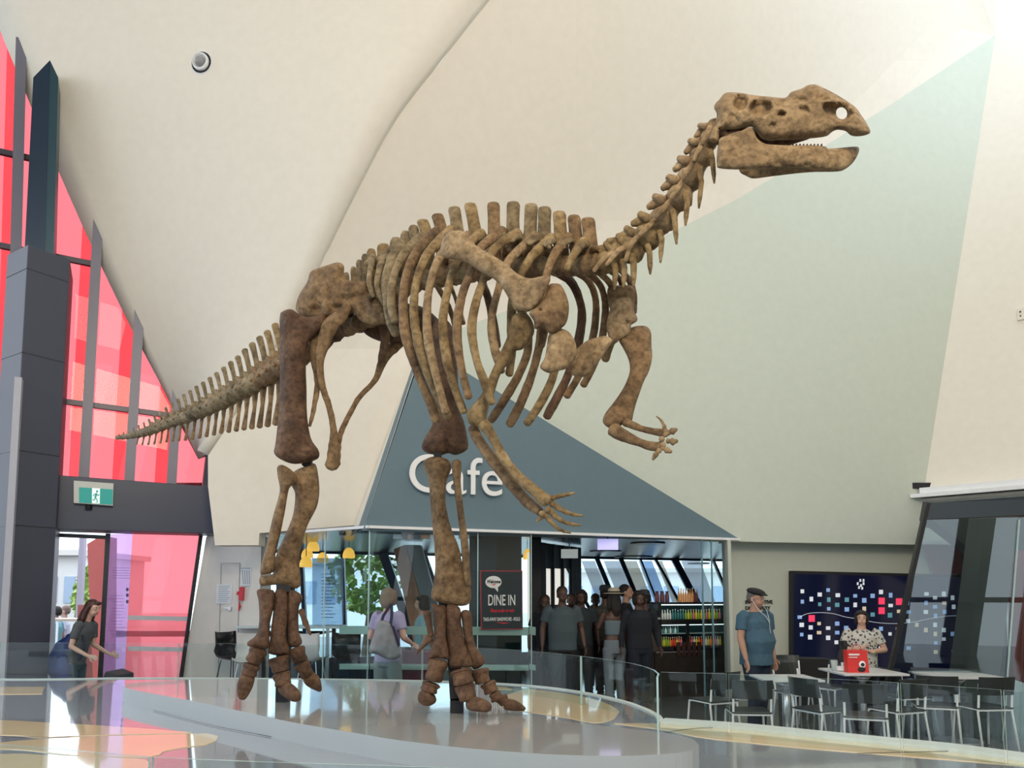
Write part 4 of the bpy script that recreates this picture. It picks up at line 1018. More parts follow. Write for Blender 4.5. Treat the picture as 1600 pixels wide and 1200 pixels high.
# ------------------------------------------------------------------ cafe interior and surroundings
G0 = P(395, 900, 14.5); G1 = P(1300, 900, 19.5); G0.z = G1.z = 0
def gp(px, py, off=0.0):
    d = (G1 - G0).normalized(); n = Vector((d.y, -d.x, 0)); return PV(px, py, G0, G1) + n * off
DARKM = mat('dark_cafe_metal', (0.035, 0.05, 0.055), 0.22, metal=0.6, var=0.15, vscale=2)
DGREEN = mat('dark_green_panel', (0.006, 0.02, 0.022), 0.25)
RIB = mat('black_ribbed_panel', (0.028, 0.034, 0.04), 0.4)
k2 = Vector((K.x, K.y, 0)); kl2 = Vector((KL.x, KL.y, 0)); e2 = Vector((E.x, E.y, 0))
mb = MB(); zc = ZS + 0.03
mb.prism([Vector((k2.x, k2.y + .05, zc)), Vector((e2.x, e2.y + .05, zc)), Vector((8.5, 19.8, zc)), Vector((G1.x, G1.y + .3, zc)), Vector((G0.x - 1, G0.y + .2, zc)), Vector((kl2.x - .4, kl2.y + .15, zc))], (0, 0, 0.02))
mb.build('ceiling_cafe', DARKM, kind='structure')
# roof over the rest of the building so the sky does not fall straight in
mb = MB(); mb.box((3.5, 17.0, 3.4), (18, 9.6, 0.1)); mb.build('roof', MATTEBLACK, kind='structure')
mb = MB(); mb.box((7.6, 15.6, 1.3), (0.15, 7.6, 2.6)); mb.build('wall_cafe_side', MATTEBLACK, kind='structure')
# window wall at the back with leaning mullions
mull_px = [(470, 846, 478, 1010, 5), (535, 850, 540, 1010, 5), (600, 868, 650, 1010, 13), (664, 872, 712, 1010, 9), (880, 876, 934, 975, 5), (934, 876, 975, 975, 7), (972, 878, 1012, 975, 7), (1003, 880, 1040, 975, 3), (1028, 881, 1072, 960, 4), (1058, 882, 1096, 955, 11), (1118, 884, 1150, 960, 4), (1175, 884, 1210, 960, 6)]
for i, (x0, y0, x1, y1, w) in enumerate(mull_px):
    a = gp(x0, y0, 0); b = gp(x1, y1, 0); d = (b - a); 
    a = a + d * ((ZS + .1 - a.z) / d.z); b = a + d * ((0.0 - a.z) / d.z)
    mb = MB(); mb.bar(a, b, w * MPP(16), 0.12, up=(0, -1, 0)); mb.build('trim_%d' % (20 + i), FINBLUE, kind='structure')
mb = MB(); d = (G1 - G0).normalized(); mb.bar(G0 + Vector((0, 0, .2)), G1 + d * 3 + Vector((0, 0, .2)), .1, .4); mb.bar(G0 + Vector((0, 0, ZS + .02)), G1 + d * 3 + Vector((0, 0, ZS + .02)), .1, .06)
mb.build('trim_40', FINBLUE, kind='structure')
mb = MB(); mb.prism([G0, G1 + d * 3, G1 + d * 3 + Vector((0, 0, ZS)), G0 + Vector((0, 0, ZS))], (0, .015, 0)); mb.build('window_30', glass_mat('tinted_glass', (.86, .95, .98), .8), kind='structure')
# blinds: pale leaning panels behind some panes
bm_ = glass_mat('pale_blind', (.9, .9, .92), .2, film=.5, filmcol=(.72, .72, .74)); bm2 = glass_mat('beige_blind', (.9, .85, .8), .2, film=.5, filmcol=(.8, .72, .6)); bm3 = glass_mat('blue_blind', (.75, .85, 1), .2, film=.5, filmcol=(.5, .66, .85))
for i, (x0, x1, lean, m) in enumerate([(913, 934, 40, bm_), (948, 972, 40, bm_), (978, 1000, 38, bm2), (1003, 1024, 38, bm3), (1030, 1040, 40, bm2), (1070, 1100, 36, bm_)]):
    mb = MB(); mb.prism([gp(x0, 876, -.15), gp(x1, 876, -.15), gp(x1 + lean, 975, -.15), gp(x0 + lean, 975, -.15)], (0, .01, 0)); tag(mb.build('window_blind', m), 'pale leaning blind on the far cafe windows behind the queue', 'blind', 'blinds on the far cafe windows')
# left return of the cafe: pale pier
mb = MB(); mb.prism([Vector((P(405, 900, 10.75).x, 10.75, 0)), Vector((P(424, 900, 10.75).x, 10.75, 0)), Vector((P(424, 900, 11.2).x, 11.2, 0)), Vector((P(405, 900, 11.2).x, 11.2, 0))], (0, 0, ZS)); mb.build('pillar', mat('grey_green_pier', (.30, .33, .31), .6), kind='structure')
# dark back panel behind the poster and the ribbed wall with three slots
def vwall(pxa, Ya, pxb, Yb, z0, z1, name, m, th=.1):
    a = P(pxa, 930, Ya); b = P(pxb, 930, Yb); mb = MB(); mb.prism([Vector((a.x, a.y, z0)), Vector((b.x, b.y, z0)), Vector((b.x, b.y, z1)), Vector((a.x, a.y, z1))], (0, th, 0)); return mb.build(name, m, kind='structure')
vwall(733, 11.4, 776, 11.4, 0, ZS + .05, 'wall_cafe_1', DGREEN)
vwall(776, 11.4, 815, 11.6, 0, ZS + .05, 'wall_cafe_2', DGREEN)
vwall(828, 11.6, 846, 11.6, 0, ZS + .05, 'wall_cafe_3', MATTEBLACK)
a = P(842, 930, 11.8); b = P(907, 930, 13.2); a.z = b.z = 0; rd = (b - a).normalized(); rn = Vector((rd.y, -rd.x, 0))
def rp(px, py, o=0): return PV(px, py, a, b) + rn * o
zt0 = 2.45
s0 = [(851, 886), (863, 926)], [(866, 888), (877, 926)], [(880, 890), (891, 926)]
mb = MB()
cols_ = [842, 851.5, 862, 866, 877.5, 881, 890.5, 907]
for i in range(0, 8, 2): 
    p0 = rp(cols_[i], 930); p1 = rp(cols_[i + 1], 930); mb.prism([Vector((p0.x, p0.y, 0)), Vector((p1.x, p1.y, 0)), Vector((p1.x, p1.y, zt0)), Vector((p0.x, p0.y, zt0))], -rn * .02)
for i in (1, 3, 5):
    p0 = rp(cols_[i], 888); p1 = rp(cols_[i + 1], 888); zz = p0.z; zlo = rp(cols_[i], 945).z
    mb.prism([Vector((p0.x, p0.y, zz)), Vector((p1.x, p1.y, zz)), Vector((p1.x, p1.y, zt0)), Vector((p0.x, p0.y, zt0))], -rn * .02)
    mb.prism([Vector((p0.x, p0.y, 0)), Vector((p1.x, p1.y, 0)), Vector((p1.x, p1.y, zlo)), Vector((p0.x, p0.y, zlo))], -rn * .02)
L = (b - a).length; n = 34
for i in range(n):
    x = 842 + 65 * (i + .5) / n
    if any(cols_[j] - .6 < x < cols_[j + 1] + .6 for j in (1, 3, 5)): continue
    p = rp(x, 930, .012); mb.box((p.x, p.y, zt0 / 2), (.022, .03, zt0), rz=math.atan2(rd.y, rd.x))
mb.build('wall_ribbed', RIB, kind='structure')
mb = MB(); p0 = rp(846, 900, -.25); p1 = rp(905, 900, -.25); mb.prism([Vector((p0.x, p0.y, 1.2)), Vector((p1.x, p1.y, 1.2)), Vector((p1.x, p1.y, 2.3)), Vector((p0.x, p0.y, 2.3))], (0, .02, 0))
o = mb.build('slot_glow_panel', mat('lit_white_panel', (.8, .8, .75), .5, emis=(1, .97, .88), estr=.85)); tag(o, 'added glowing white panel seen through the three slots in the ribbed wall', 'glowing panel')  # glowing panel added behind the slots to make them look bright
# leaning timber-lined column behind the glass
mb = MB(); Yt = 12.2
q = [P(615, 858, Yt), P(633, 851, Yt), P(668, 975, Yt), P(640, 975, Yt)]
dd = (q[3] - q[0]); q[3] = q[0] + dd * (q[0].z / -dd.z) if dd.z < 0 else q[3]; dd = (q[2] - q[1]); q[2] = q[1] + dd * (q[1].z / -dd.z)
mb.prism([q[0], q[1], q[2], q[3]], (0.0, .25, 0)); mb.build('column_timber', mat('brown_timber', (.36, .17, .09), .5, var=.15), kind='structure')
mb = MB(); g_ = [q[1] + Vector((.01, .02, 0)), q[1] + Vector((.24, .1, 0)), q[2] + Vector((.24, .1, 0)), q[2] + Vector((.01, .02, 0))]
mb.prism(g_, (0, .2, 0)); mb.build('column_grey', mat('grey_blue_column', (.20, .25, .28), .5), kind='structure')
# front glazing
def fp(px, py, off=0.0): return PV(px, py, K, E) + nF * off
def kp(px, py, off=0.0):
    d = (K - KL).normalized(); n = Vector((d.y, -d.x, 0)); return PV(px, py, KL, K) + n * off
def pane(fn, x0, x1, name, m=GLASS, z0=0.0, z1=ZS, off=-.05):
    a = fn(x0, 930, off); b = fn(x1, 930, off); mb = MB(); mb.prism([Vector((a.x, a.y, z0)), Vector((b.x, b.y, z0)), Vector((b.x, b.y, z1)), Vector((a.x, a.y, z1))], (0, .012, 0)); return mb.build(name, m, kind='structure')
pane(kp, 425, 503, 'window_31'); pane(kp, 503.5, 576, 'window_32'); pane(fp, 577.5, 672, 'window_33'); pane(fp, 672.5, 748, 'window_34'); pane(fp, 748.5, 832, 'window_35'); pane(fp, 1099, 1136, 'window_36')
mb = MB()
for x in (503, 577, 748, 832): 
    p = (kp if x < 577 else fp)(x, 930, -.04); mb.box((p.x, p.y, ZS / 2), (.012, .03, ZS))
mb.build('trim_41', GLASSE, kind='structure')
mb = MB()
for x in (1098, 1113): 
    p = fp(x, 930, .0); mb.box((p.x, p.y, ZS / 2), (.02, .03, ZS))
mb.build('trim_42', mat('teal_glass_edge', (.10, .22, .26), .3), kind='structure')
mb = MB(); p = fp(1138.5, 930, 0); mb.box((p.x, p.y, ZS / 2), (.05, .2, ZS)); mb.build('trim_43', mat('sage_grey_paint', (.5, .5, .5)), kind='structure')
for y0, y1 in ((978, 991), (1037, 1046)):
    for fn, x0, x1 in ((kp, 530, 576), (fp, 578, 826), (fp, 827, 837)):
        mb = MB(); mb.prism([fn(x0, y0, .0), fn(x1, y0 + (2 if x1 > 600 else 0), .0), fn(x1, y1 + (2 if x1 > 600 else 0), .0), fn(x0, y1, .0)], (0, .006, 0)); mb.build('window_frosted_band', FROST, kind='structure')
# pelvis of the cafe: header beam fittings
mb = MB(); a = fp(617, 842, -.02); b = fp(734, 844, -.02)
cols = [mat('pale_blue_card', (.35, .42, .55), .5), mat('navy_card', (.03, .05, .09), .5), mat('brown_card', (.3, .17, .11), .5)]
for i, (x0, x1, c) in enumerate([(617, 630, 0), (632, 640, 1), (640, 646, 2), (646, 660, 1), (661, 675, 2), (720, 737, 0)]):
    mb = MB(); mb.prism([fp(x0, 834, -.1), fp(x1, 834, -.1), fp(x1, 841, -.1), fp(x0, 841, -.1)], (0, .04, 0))
    tag(mb.build('header_box', cols[c]), ['pale blue small box fixed above the cafe glass', 'navy small box fixed above the cafe glass', 'brown small box fixed above the cafe glass'][c], 'box', 'small boxes above the cafe glass')
mb = MB(); p = kp(540, 834, .05); mb.box(p, (.07, .09, .05)); mb.ball(p + Vector((.02, -.05, 0)), .022); tag(mb.build('security_camera', BLACK), 'small black security camera on the cafe header', 'camera')
# ceiling fittings
for (x, y, w) in [(878, 843, 14), (1056, 852, 11), (1117, 856, 7), (1044, 869, 8), (560, 840, 8), (478, 840, 6)]:
    c = PZ(x, y, ZS + .055); mb = MB(); mb.lathe([(w * MPP(c.y) * .45, 0), (w * MPP(c.y) * .5, .01)], c + Vector((0, 0, -.012)), 16)
    tag(mb.build('downlight', mat('warm_lamp', (1, .9, .75), .5, emis=(1, .9, .72), estr=2.2)), 'small round lit downlight in the dark cafe ceiling', 'downlight', 'downlights in the cafe ceiling')
for (x, y, w) in [(1012, 846, 55), (946, 859, 50), (990, 868, 60), (1092, 879, 34)]:
    c = PZ(x, y, ZS + .055); mb = MB(); mb.lathe([(w * MPP(c.y) * .5, 0), (w * MPP(c.y) * .5, .04)], c + Vector((0, 0, -.045)), 28)
    tag(mb.build('ceiling_disc', BLACK), 'flat black round disc on the cafe ceiling', 'ceiling disc', 'black discs on the cafe ceiling')
for (x0, y0, x1, y1, Y, m, lab) in [(934, 842, 966, 859, 10.8, mat('lilac_lit_sign', (.6, .6, .9), .5, emis=(.50, .47, .92), estr=.75), 'lilac lit blank hanging sign over the queue'), (877, 858, 903, 872, 11.6, mat('pale_sign', (.5, .55, .52), .5, emis=(.6, .66, .62), estr=.4), 'pale grey blank hanging sign by the ribbed wall')]:
    mb = MB(); mb.prism([P(x0, y1, Y), P(x1, y1, Y), P(x1, y0, Y), P(x0, y0, Y)], (0, .06, 0)); q = P((x0 + x1) / 2, y0, Y)
    s_ = mb.build('hanging_sign', m); mb = MB(); mb.bar(q + Vector((0, .03, 0)), Vector((q.x, q.y + .03, ZS + .06)), .015, .015, up=(0, 1, 0)); mb.build('hanger', BLACK, s_); tag(s_, lab, 'sign')
# pendant lamps
def pendant(px, py, Y, r=.10):
    c = P(px, py, Y); t = thing('pendant_lamp', 'glowing yellow dome pendant lamp behind the cafe glass', 'lamp', c, group='yellow pendant lamps')
    mb = MB(); mb.lathe([(r, 0), (r * 1.0, .05), (r * .85, .11), (r * .5, .155), (.02, .17)], (0, 0, 0), 18); mb.build('lamp_shade', mat('amber_shade', (.9, .55, .1), .4, emis=(1, .56, .10), estr=.95), t, local=True, smooth=True)
    mb = MB(); mb.bar((0, 0, .17), (0, 0, ZS + .06 - c.z), .01, .01, up=(0, 1, 0)); mb.build('cord', BLACK, t, local=True)
for a_ in [(489, 861, 12.2), (480, 872, 13.0), (517, 852, 13.6), (504, 879, 12.6), (545, 872, 12.4), (478, 886, 12.0), (492, 853, 14)]: pendant(*a_)
pendant(824, 874, 12.2, .07)
# poster DINE IN
pt = thing('poster', 'black cafe poster with red border reading DINE IN hanging on the glass', 'poster', fp(782, 984, .03))
mb = MB(); mb.prism([fp(750, 984, .03), fp(815, 983.5, .03), fp(814.5, 891.5, .03), fp(748.5, 891, .03)], nF * .012); mb.build('frame', mat('red_frame', (.22, .03, .04), .4), pt)
mb = MB(); mb.prism([fp(752, 982, .043), fp(813.5, 981.5, .043), fp(813, 893.5, .043), fp(750.5, 893, .043)], nF * .003); mb.build('board', mat('poster_black', (.010, .022, .026), .35), pt)
ink = mat('poster_white', (.72, .74, .72), .5); inkr = mat('poster_red', (.62, .02, .04), .5)
rzF = math.atan2((E - K).y, (E - K).x)
mb = MB(); c = fp(769, 909.5, .05); sx = MPP(c.y)
pts = []
for i in range(24):
    t = 2 * math.pi * i / 24; x, y = 769 + 12.5 * math.cos(t), 909.5 + 9.5 * math.sin(t); pts.append(fp(x, y, .048))
mb.prism(pts, nF * .002); mb.prism([fp(769, 917, .048), fp(776, 917, .048), fp(776, 925, .048)], nF * .002); mb.build('speech_bubble', ink, pt)
def ptext(body, px, py, hpx, m, squash=1.0, shear=0, bold=0.0, off=.05, name='lettering'):
    p = fp(px, py, off); return text_mesh(name, body, p, rzF, hpx * MPP(p.y) / .72, .001, m, pt, squash=squash, shear=shear, bold=bold)
ptext('Welcome', 769, 909, 5.5, MATTEBLACK, .75, .25, .002, off=.053)
ptext('DINE IN', 782, 938.5, 17, ink, .55, 0, .0015)
ptext('Please order or wait', 782.5, 954, 5.5, inkr, .62, .25, .001)
ptext('TAKE-AWAY SANDWICHES - ROLLS', 782, 967.5, 5.5, ink, .50, 0, .001)
mb = MB(); mb.prism([fp(772, 972, .048), fp(795, 973, .048), fp(785, 974.5, .048)], nF * .002); mb.prism([fp(764, 913.5, .053), fp(774, 912.5, .053), fp(770, 914.6, .053)], nF * .002); mb.build('underline', inkr, pt)
# Cafe lettering on the fascia
for ch, px in (('C', 664), ('a', 703), ('f', 733), ('e', 758)): pass
pC = fp(711, 747, .06)
txt = text_mesh('wall_lettering', 'Cafe', pC, rzF, 1.0, .02, mat('white_sign_letters', (.85, .86, .86), .4), None, bold=.0)
dims = txt.dimensions; want_w = (fp(783, 750) - fp(639, 750)).length; s_ = want_w / dims.x; txt.scale = (s_, s_, s_)
tag(txt, 'large white letters reading Cafe on the blue-grey wall', 'lettering')
# counter and drinks fridge
FR0 = P(1027, 1000, 12.3); FR1 = P(1168, 1000, 12.9); fd = (FR1 - FR0); fd.z = 0; fd.normalize(); fn_ = Vector((fd.y, -fd.x, 0))
def qp(px, py, o=0): return PV(px, py, FR0, FR1) + fn_ * o
fr = thing('display_fridge', 'black two-tier glass display fridge full of drinks on the cafe counter', 'fridge', Vector((FR0.x, FR0.y, 1.0)))
zt = qp(1060, 941).z; zm = qp(1060, 972).z; zb_ = qp(1060, 1013).z
def fbox(x0, x1, z0, z1, o0, o1, mb):
    a = qp(x0, 930, o0); b = qp(x1, 930, o0); mb.prism([Vector((a.x, a.y, z0)), Vector((b.x, b.y, z0)), Vector((b.x, b.y, z1)), Vector((a.x, a.y, z1))], -fn_ * (o0 - o1)); return mb
mb = MB()
fbox(1028, 1168, zt - .03, zt, 0, -.6, mb); fbox(1028, 1168, zm - .04, zm + .04, 0, -.6, mb); fbox(1028, 1168, zb_ - .04, zb_ + .03, 0, -.6, mb)
fbox(1028, 1033, zb_, zt, 0, -.6, mb); fbox(1072, 1076, zb_, zm, 0, -.03, mb); fbox(1028, 1168, zb_, zt, -.58, -.6, mb)
mb.build('casing', BLACK, fr)
mb = MB(); fbox(1033, 1168, zt - .05, zt - .035, -.04, -.12, mb); fbox(1033, 1168, zm - .055, zm - .045, -.04, -.1, mb); mb.build('light_strip', mat('cold_strip', (1, 1, 1), .5, emis=(.8, 1, 1), estr=1.6), fr)
mb = MB(); fbox(1033, 1168, zb_ + .03, zm - .04, -.52, -.55, mb); fbox(1033, 1168, zm + .04, zt - .03, -.52, -.55, mb); mb.build('back_panel', mat('teal_back', (.02, .10, .11), .3), fr)
mb = MB(); zs = qp(1060, 991).z; fbox(1033, 1168, zs, zs + .01, -.1, -.5, mb); mb.build('shelf', GLASSE, fr)
al = Vector((0, 0, -.0)); 
cnt = thing('counter', 'dark brown cafe counter under the drinks fridge', 'counter', Vector((FR0.x, FR0.y, 0)))
mb = MB(); fbox(1020, 1168, 0, zb_ - .045, .03, -.65, mb); mb.build('cabinet', mat('dark_brown_wood', (.03, .022, .018), .45, var=.2), cnt)
mb = MB(); fbox(1012, 1029, 0, qp(1020, 968).z, .0, -.6, mb); mb.build('end_cabinet', mat('brown_counter', (.09, .065, .05), .4), cnt)
mb = MB(); fbox(1010, 1030, qp(1020, 968).z, qp(1020, 968).z + .03, .03, -.6, mb); mb.build('worktop', STEEL, cnt)
mb = MB(); fbox(1022, 1092, zb_ - .06, zb_ - .045, .05, .03, mb); mb.build('edge_rail', STEEL, cnt)
random.seed(9)
def bottle(c, h, r, m, label, group, capm=None):
    mb = MB(); mb.lathe([(r * .9, 0), (r, .01), (r, h * .55), (r * .45, h * .74), (r * .4, h * .92)], (0, 0, 0), 10); o = mb.build('bottle', m, None, smooth=True, origin=(0, 0, 0)); o.location = c
    mb = MB(); mb.lathe([(r * .46, h * .9), (r * .46, h)], (0, 0, 0), 10); mb.build('cap', capm or WHITEM, o, local=True)
    tag(o, label, 'bottle', group); return o
cb = {n: mat('juice_' + n, c, .3, emis=c, estr=.06) for n, c in dict(green=(.25, .45, .05), yellow=(.75, .55, .04), red=(.6, .06, .03), orange=(.8, .25, .03), white=(.7, .75, .7), teal=(.05, .2, .2), pink=(.7, .2, .2)).items()}  # faint glow put into the drink colours themselves
def row(px0, px1, k, z, o, hs, names, where):
    for i in range(k):
        px = px0 + (px1 - px0) * (i + .5) / k; p = qp(px, 930, o); nme = names[i % len(names)] if not callable(names) else names(i)
        bottle(Vector((p.x, p.y, z)), hs + random.random() * .02, .019, cb[nme], '%s drink bottle in a row on %s of the display fridge' % (nme, where), 'drinks on ' + where)
row(1036, 1134, 24, zm + .042, -.15, .15, lambda i: 'white' if i < 5 else ('teal' if i < 10 else ['green', 'yellow', 'green', 'pink', 'yellow'][i % 5]), 'the top shelf')
row(1034, 1071, 11, zb_ + .032, -.12, .14, lambda i: ['green', 'green', 'yellow', 'green', 'green', 'orange', 'red', 'red', 'yellow', 'pink', 'pink'][i], 'the bottom shelf left')
row(1077, 1132, 15, zb_ + .032, -.12, .14, lambda i: ['orange', 'red', 'pink', 'white', 'yellow'][i % 5], 'the bottom shelf right')
row(1036, 1070, 9, zs + .012, -.2, .10, lambda i: ['teal', 'white'][i % 2], 'the middle glass shelf')
amb = mat('amber_drink', (.75, .32, .05), .25, emis=(.75, .32, .05), estr=.15); dkr = mat('dark_red_drink', (.18, .02, .03), .3)  # amber drink also given a slight glow of its own
for i in range(9):
    p = qp(1071 + i * 3.6, 930, -.2); bottle(Vector((p.x, p.y, zt + .001)), .24 - .01 * (i % 3), .018, amb if i < 7 else dkr, ('amber' if i < 7 else 'dark red') + ' bottle standing on top of the display fridge', 'bottles on top of the fridge')
for i in range(3):
    p = qp(1039 + i * 8, 930, -.25); mb = MB(); mb.lathe([(.034, 0), (.038, .02), (.038, .1), (.025, .15), (.01, .17)], (0, 0, 0), 12); o = mb.build('jar', mat('dusky_red_jar', (.25, .08, .08), .4), None, smooth=True, origin=(0, 0, 0)); o.location = (p.x, p.y, zt + .001)
    mb = MB(); mb.lathe([(.03, .16), (.03, .18)], (0, 0, 0), 10); mb.build('lid', BLACK, o, local=True); tag(o, 'dusky red jar standing on the left end of the display fridge', 'jar', 'jars on top of the fridge')
# crates under the counter front
for i in range(5):
    p = qp(1056 + i * 8, 930, .05); mb = MB(); mb.box((p.x, p.y, .75), (.07, .02, .22), rz=math.atan2(fd.y, fd.x)); 
    mb.build('vent_panel', mat('maroon_dark', (.05, .02, .02), .5), cnt)
# ---- wall screen
lo0, lf0 = lo, lf
def sp(px, py, o=0.0): return PV(px, py, lo, lf) + Vector((0, -o, 0))
scn = thing('video_wall', 'wide black video wall showing scattered photo tiles behind the seated area', 'screen', sp(1380, 1085, .1))
mb = MB(); mb.prism([sp(1232, 1088, .0), sp(1531, 1088, .0), sp(1531, 899, .0), sp(1232, 892, .0)], (0, -.09, 0)); mb.build('frame', MATTEBLACK, scn, bevel=.01)
mb = MB(); mb.prism([sp(1237, 1084, .092), sp(1527, 1084, .092), sp(1527, 903, .092), sp(1237, 897, .092)], (0, -.004, 0)); mb.build('display', mat('dark_navy_display', (.004, .006, .02), .12, emis=(.01, .014, .06), estr=.25), scn)
tm = [mat('tile_blue', (.2, .3, .5), .5, emis=(.25, .4, .68), estr=.75), mat('tile_white', (.6, .6, .6), .5, emis=(.62, .68, .74), estr=.75), mat('tile_red', (.8, .05, .12), .5, emis=(.95, .05, .13), estr=.8), mat('tile_beige', (.6, .5, .35), .5, emis=(.62, .5, .34), estr=.7), mat('tile_teal', (.1, .3, .35), .5, emis=(.12, .3, .36), estr=.6)]
tiles = [(1250, 924, 1), (1250, 940, 0), (1264, 936, 1), (1277, 929, 1), (1277, 944, 4), (1290, 922, 0), (1291, 937, 4), (1291, 951, 0), (1304, 945, 4), (1305, 930, 1), (1319, 952, 0), (1319, 937, 4), (1332, 931, 0), (1332, 945, 1), (1346, 938, 0), (1346, 951, 3), (1359, 931, 0), (1359, 960, 4), (1372, 925, 1), (1373, 939, 2), (1373, 954, 2), (1387, 930, 0), (1387, 946, 1), (1386, 961, 4), (1400, 940, 2), (1400, 955, 3), (1246, 964, 0), (1264.5, 966, 2), (1249, 976, 1), (1249, 991, 0), (1263, 980, 1), (1262, 995, 1), (1276, 974, 3), (1276, 988, 3), (1290, 981, 1), (1290, 996, 1), (1304, 974, 0), (1304, 988, 0), (1303, 1003, 1), (1318, 981, 0), (1372, 982, 0), (1386, 990, 1), (1398, 983, 0), (1371, 997, 1), (1371, 1012, 1)]
random.seed(4)
for gx in range(8):
    for gy in range(7):
        if random.random() < .72: tiles.append((1414 + gx * 14 + random.uniform(-1, 1), 928 + gy * 14 + (gx % 2) * 6, random.choice([0, 0, 1, 4, 1, 3]) ))
mb = MB()
for (x, y, c) in tiles:
    w, h = (4.8, 5.2) if c == 2 else (2.5 + 1.0 * random.random(), 2.5 + 1.2 * random.random()); mb.m = c
    mb.prism([sp(x - w, y + h, .097), sp(x + w, y + h, .097), sp(x + w, y - h, .097), sp(x - w, y - h, .097)], (0, -.002, 0))
mb.m = 1
random.seed(8)
for (x, y) in [(1336, 912), (1341, 915), (1345, 912), (1338, 918), (1343, 919), (1340, 907), (1345, 907)]: mb.prism([sp(x - 1.6, y + 2.2, .097), sp(x + 1.4, y + 2, .097), sp(x + 1.2, y - 2, .097), sp(x - 1.2, y - 2.2, .097)], (0, -.002, 0))
cur = catmull([(1246, 964), (1256, 959), (1264, 957.5), (1282, 957), (1300, 959), (1318, 964), (1340, 967), (1362, 972), (1392, 974), (1420, 972), (1450, 966), (1480, 962), (1520, 963)], 6)
for a_, b_ in zip(cur, cur[1:]): mb.bar(sp(a_[0], a_[1], .098), sp(b_[0], b_[1], .098), .006, .004, up=(0, -1, 0))
mb.build('photo_tiles', tm, scn, kind='stuff')
rzS = math.atan2((lf - lo).y, (lf - lo).x)
lt = thing('wall_sign', 'black lettering on the grey-green wall beside the blue-shirted man', 'sign', sp(1185, 955, .02))
for s_, y in (('INTERACTIVE', 941), ('DISCOVERY', 950.5)):
    p = sp(1164, y, .012); text_mesh('lettering', s_, p, rzS, 5.6 * MPP(p.y) / .72, .002, BLACK, lt, align='LEFT', bold=.003, squash=1.0 if y < 945 else 1.05)
# ---- exit sign, speaker, fixture, notices
ex = thing('exit_sign', 'green and white running-man exit sign on the dark beam', 'sign', wp(148, 795, .55))
mb = MB(); mb.prism([wp(119, 793, .5), wp(177, 797, .5), wp(178, 764, .5), wp(119, 760, .5)], wn_ * .08); mb.build('housing', mat('pale_housing', (.60, .62, .58), .4), ex)
mb = MB(); mb.prism([wp(127, 792.5, .585), wp(176.5, 795.5, .585), wp(177, 773, .585), wp(127, 770, .585)], wn_ * .004); mb.build('green_face', mat('exit_green', (.0, .22, .19), .4, emis=(.0, .28, .24), estr=.6), ex)
mb = MB(); mb.prism([wp(146, 793.6, .59), wp(157.5, 794.3, .59), wp(158, 771.9, .59), wp(146.2, 771.2, .59)], wn_ * .002); mb.build('white_panel', mat('exit_white', (.8, .9, .85), .4, emis=(.75, .9, .85), estr=.6), ex)
mb = MB(); E_ = lambda x, y: wp(x, y, .598)
mb.ball(E_(153.6, 776.2), (.013, .006, .016)); r_ = .006
for pts in ([(152.8, 779), (151, 785)], [(151, 785), (154, 789), (153.5, 793)], [(151, 785), (149.6, 789), (146.8, 788.6)], [(152.5, 779.5), (149.3, 780.5), (148, 783.2)], [(152.7, 779.7), (155, 782.5), (157, 780.8)]):
    for a_, b_ in zip(pts, pts[1:]): mb.bar(E_(*a_), E_(*b_), .020 if a_ == (152.8, 779) else .011, .004, up=wn_)
mb.build('running_figure', mat('exit_green', (0, .2, .2)), ex)
mb = MB(); mb.box(wp(141, 799, .53), (.06, .06, .06)); mb.build('bracket', BLACK, ex)
# round vent in the vault
def surf(px, py):
    """point on the vault below a photo position, found along the line of sight"""
    dg = bpy.context.evaluated_depsgraph_get(); r = ray(px, py).normalized()
    hit, loc, nrm, idx, ob, mt = scene.ray_cast(dg, O, r); return loc, (nrm if nrm.dot(r) < 0 else -nrm)
loc, nrm = surf(315, 98); q_ = nrm.to_track_quat('Z', 'Y')
sv = bpy.data.objects.new('ceiling_vent', None); COL.objects.link(sv); sv.location = loc + nrm * .001; sv.rotation_euler = q_.to_euler(); tag(sv, 'round white ringed nozzle vent high in the pale vault', 'vent')
R_ = 19 * loc.y / F
mb = MB(); mb.lathe([(R_, -.02), (R_, .004), (R_ * .93, .012), (R_ * .93, -.02)], n=32); mb.build('outer_ring', WHITEM, sv, local=True, smooth=True)
mb = MB(); mb.lathe([(R_ * .92, .002), (R_ * .9, .004)], n=32); mb.build('dark_recess', MATTEBLACK, sv, local=True)
mb = MB(); mb.lathe([(R_ * .74, .0), (R_ * .74, .04), (R_ * .60, .06), (R_ * .58, .02)], (-.0, .0, 0), n=32); mb.build('inner_ring', WHITEM, sv, local=True, smooth=True)
mb = MB(); mb.lathe([(R_ * .42, .0), (R_ * .42, .05), (R_ * .25, .09), (R_ * .12, .09)], n=24); mb.build('nozzle', mat('grey_nozzle', (.3, .3, .3), .4), sv, local=True, smooth=True)
loc, nrm = surf(1597, 492); fx = thing('wall_fixture', 'small cream wall fitting with two dark dots at the right edge', 'wall fitting', loc)
dxy = Vector((nrm.y, -nrm.x, 0)).normalized()
rot = Matrix((dxy, nrm, dxy.cross(nrm))).transposed()
mb = MB(); mb.box(loc + nrm * .02, (.13, .04, .20), rot=rot); mb.build('plate', mat('cream_fitting', (.75, .7, .6), .5), fx, bevel=.008)
for dz in (-.035, .035): mb = MB(); mb.ball(loc + nrm * .042 + Vector((0, 0, dz)) + dxy * .02, (.014, .014, .014)); mb.build('dot', BLACK, fx)
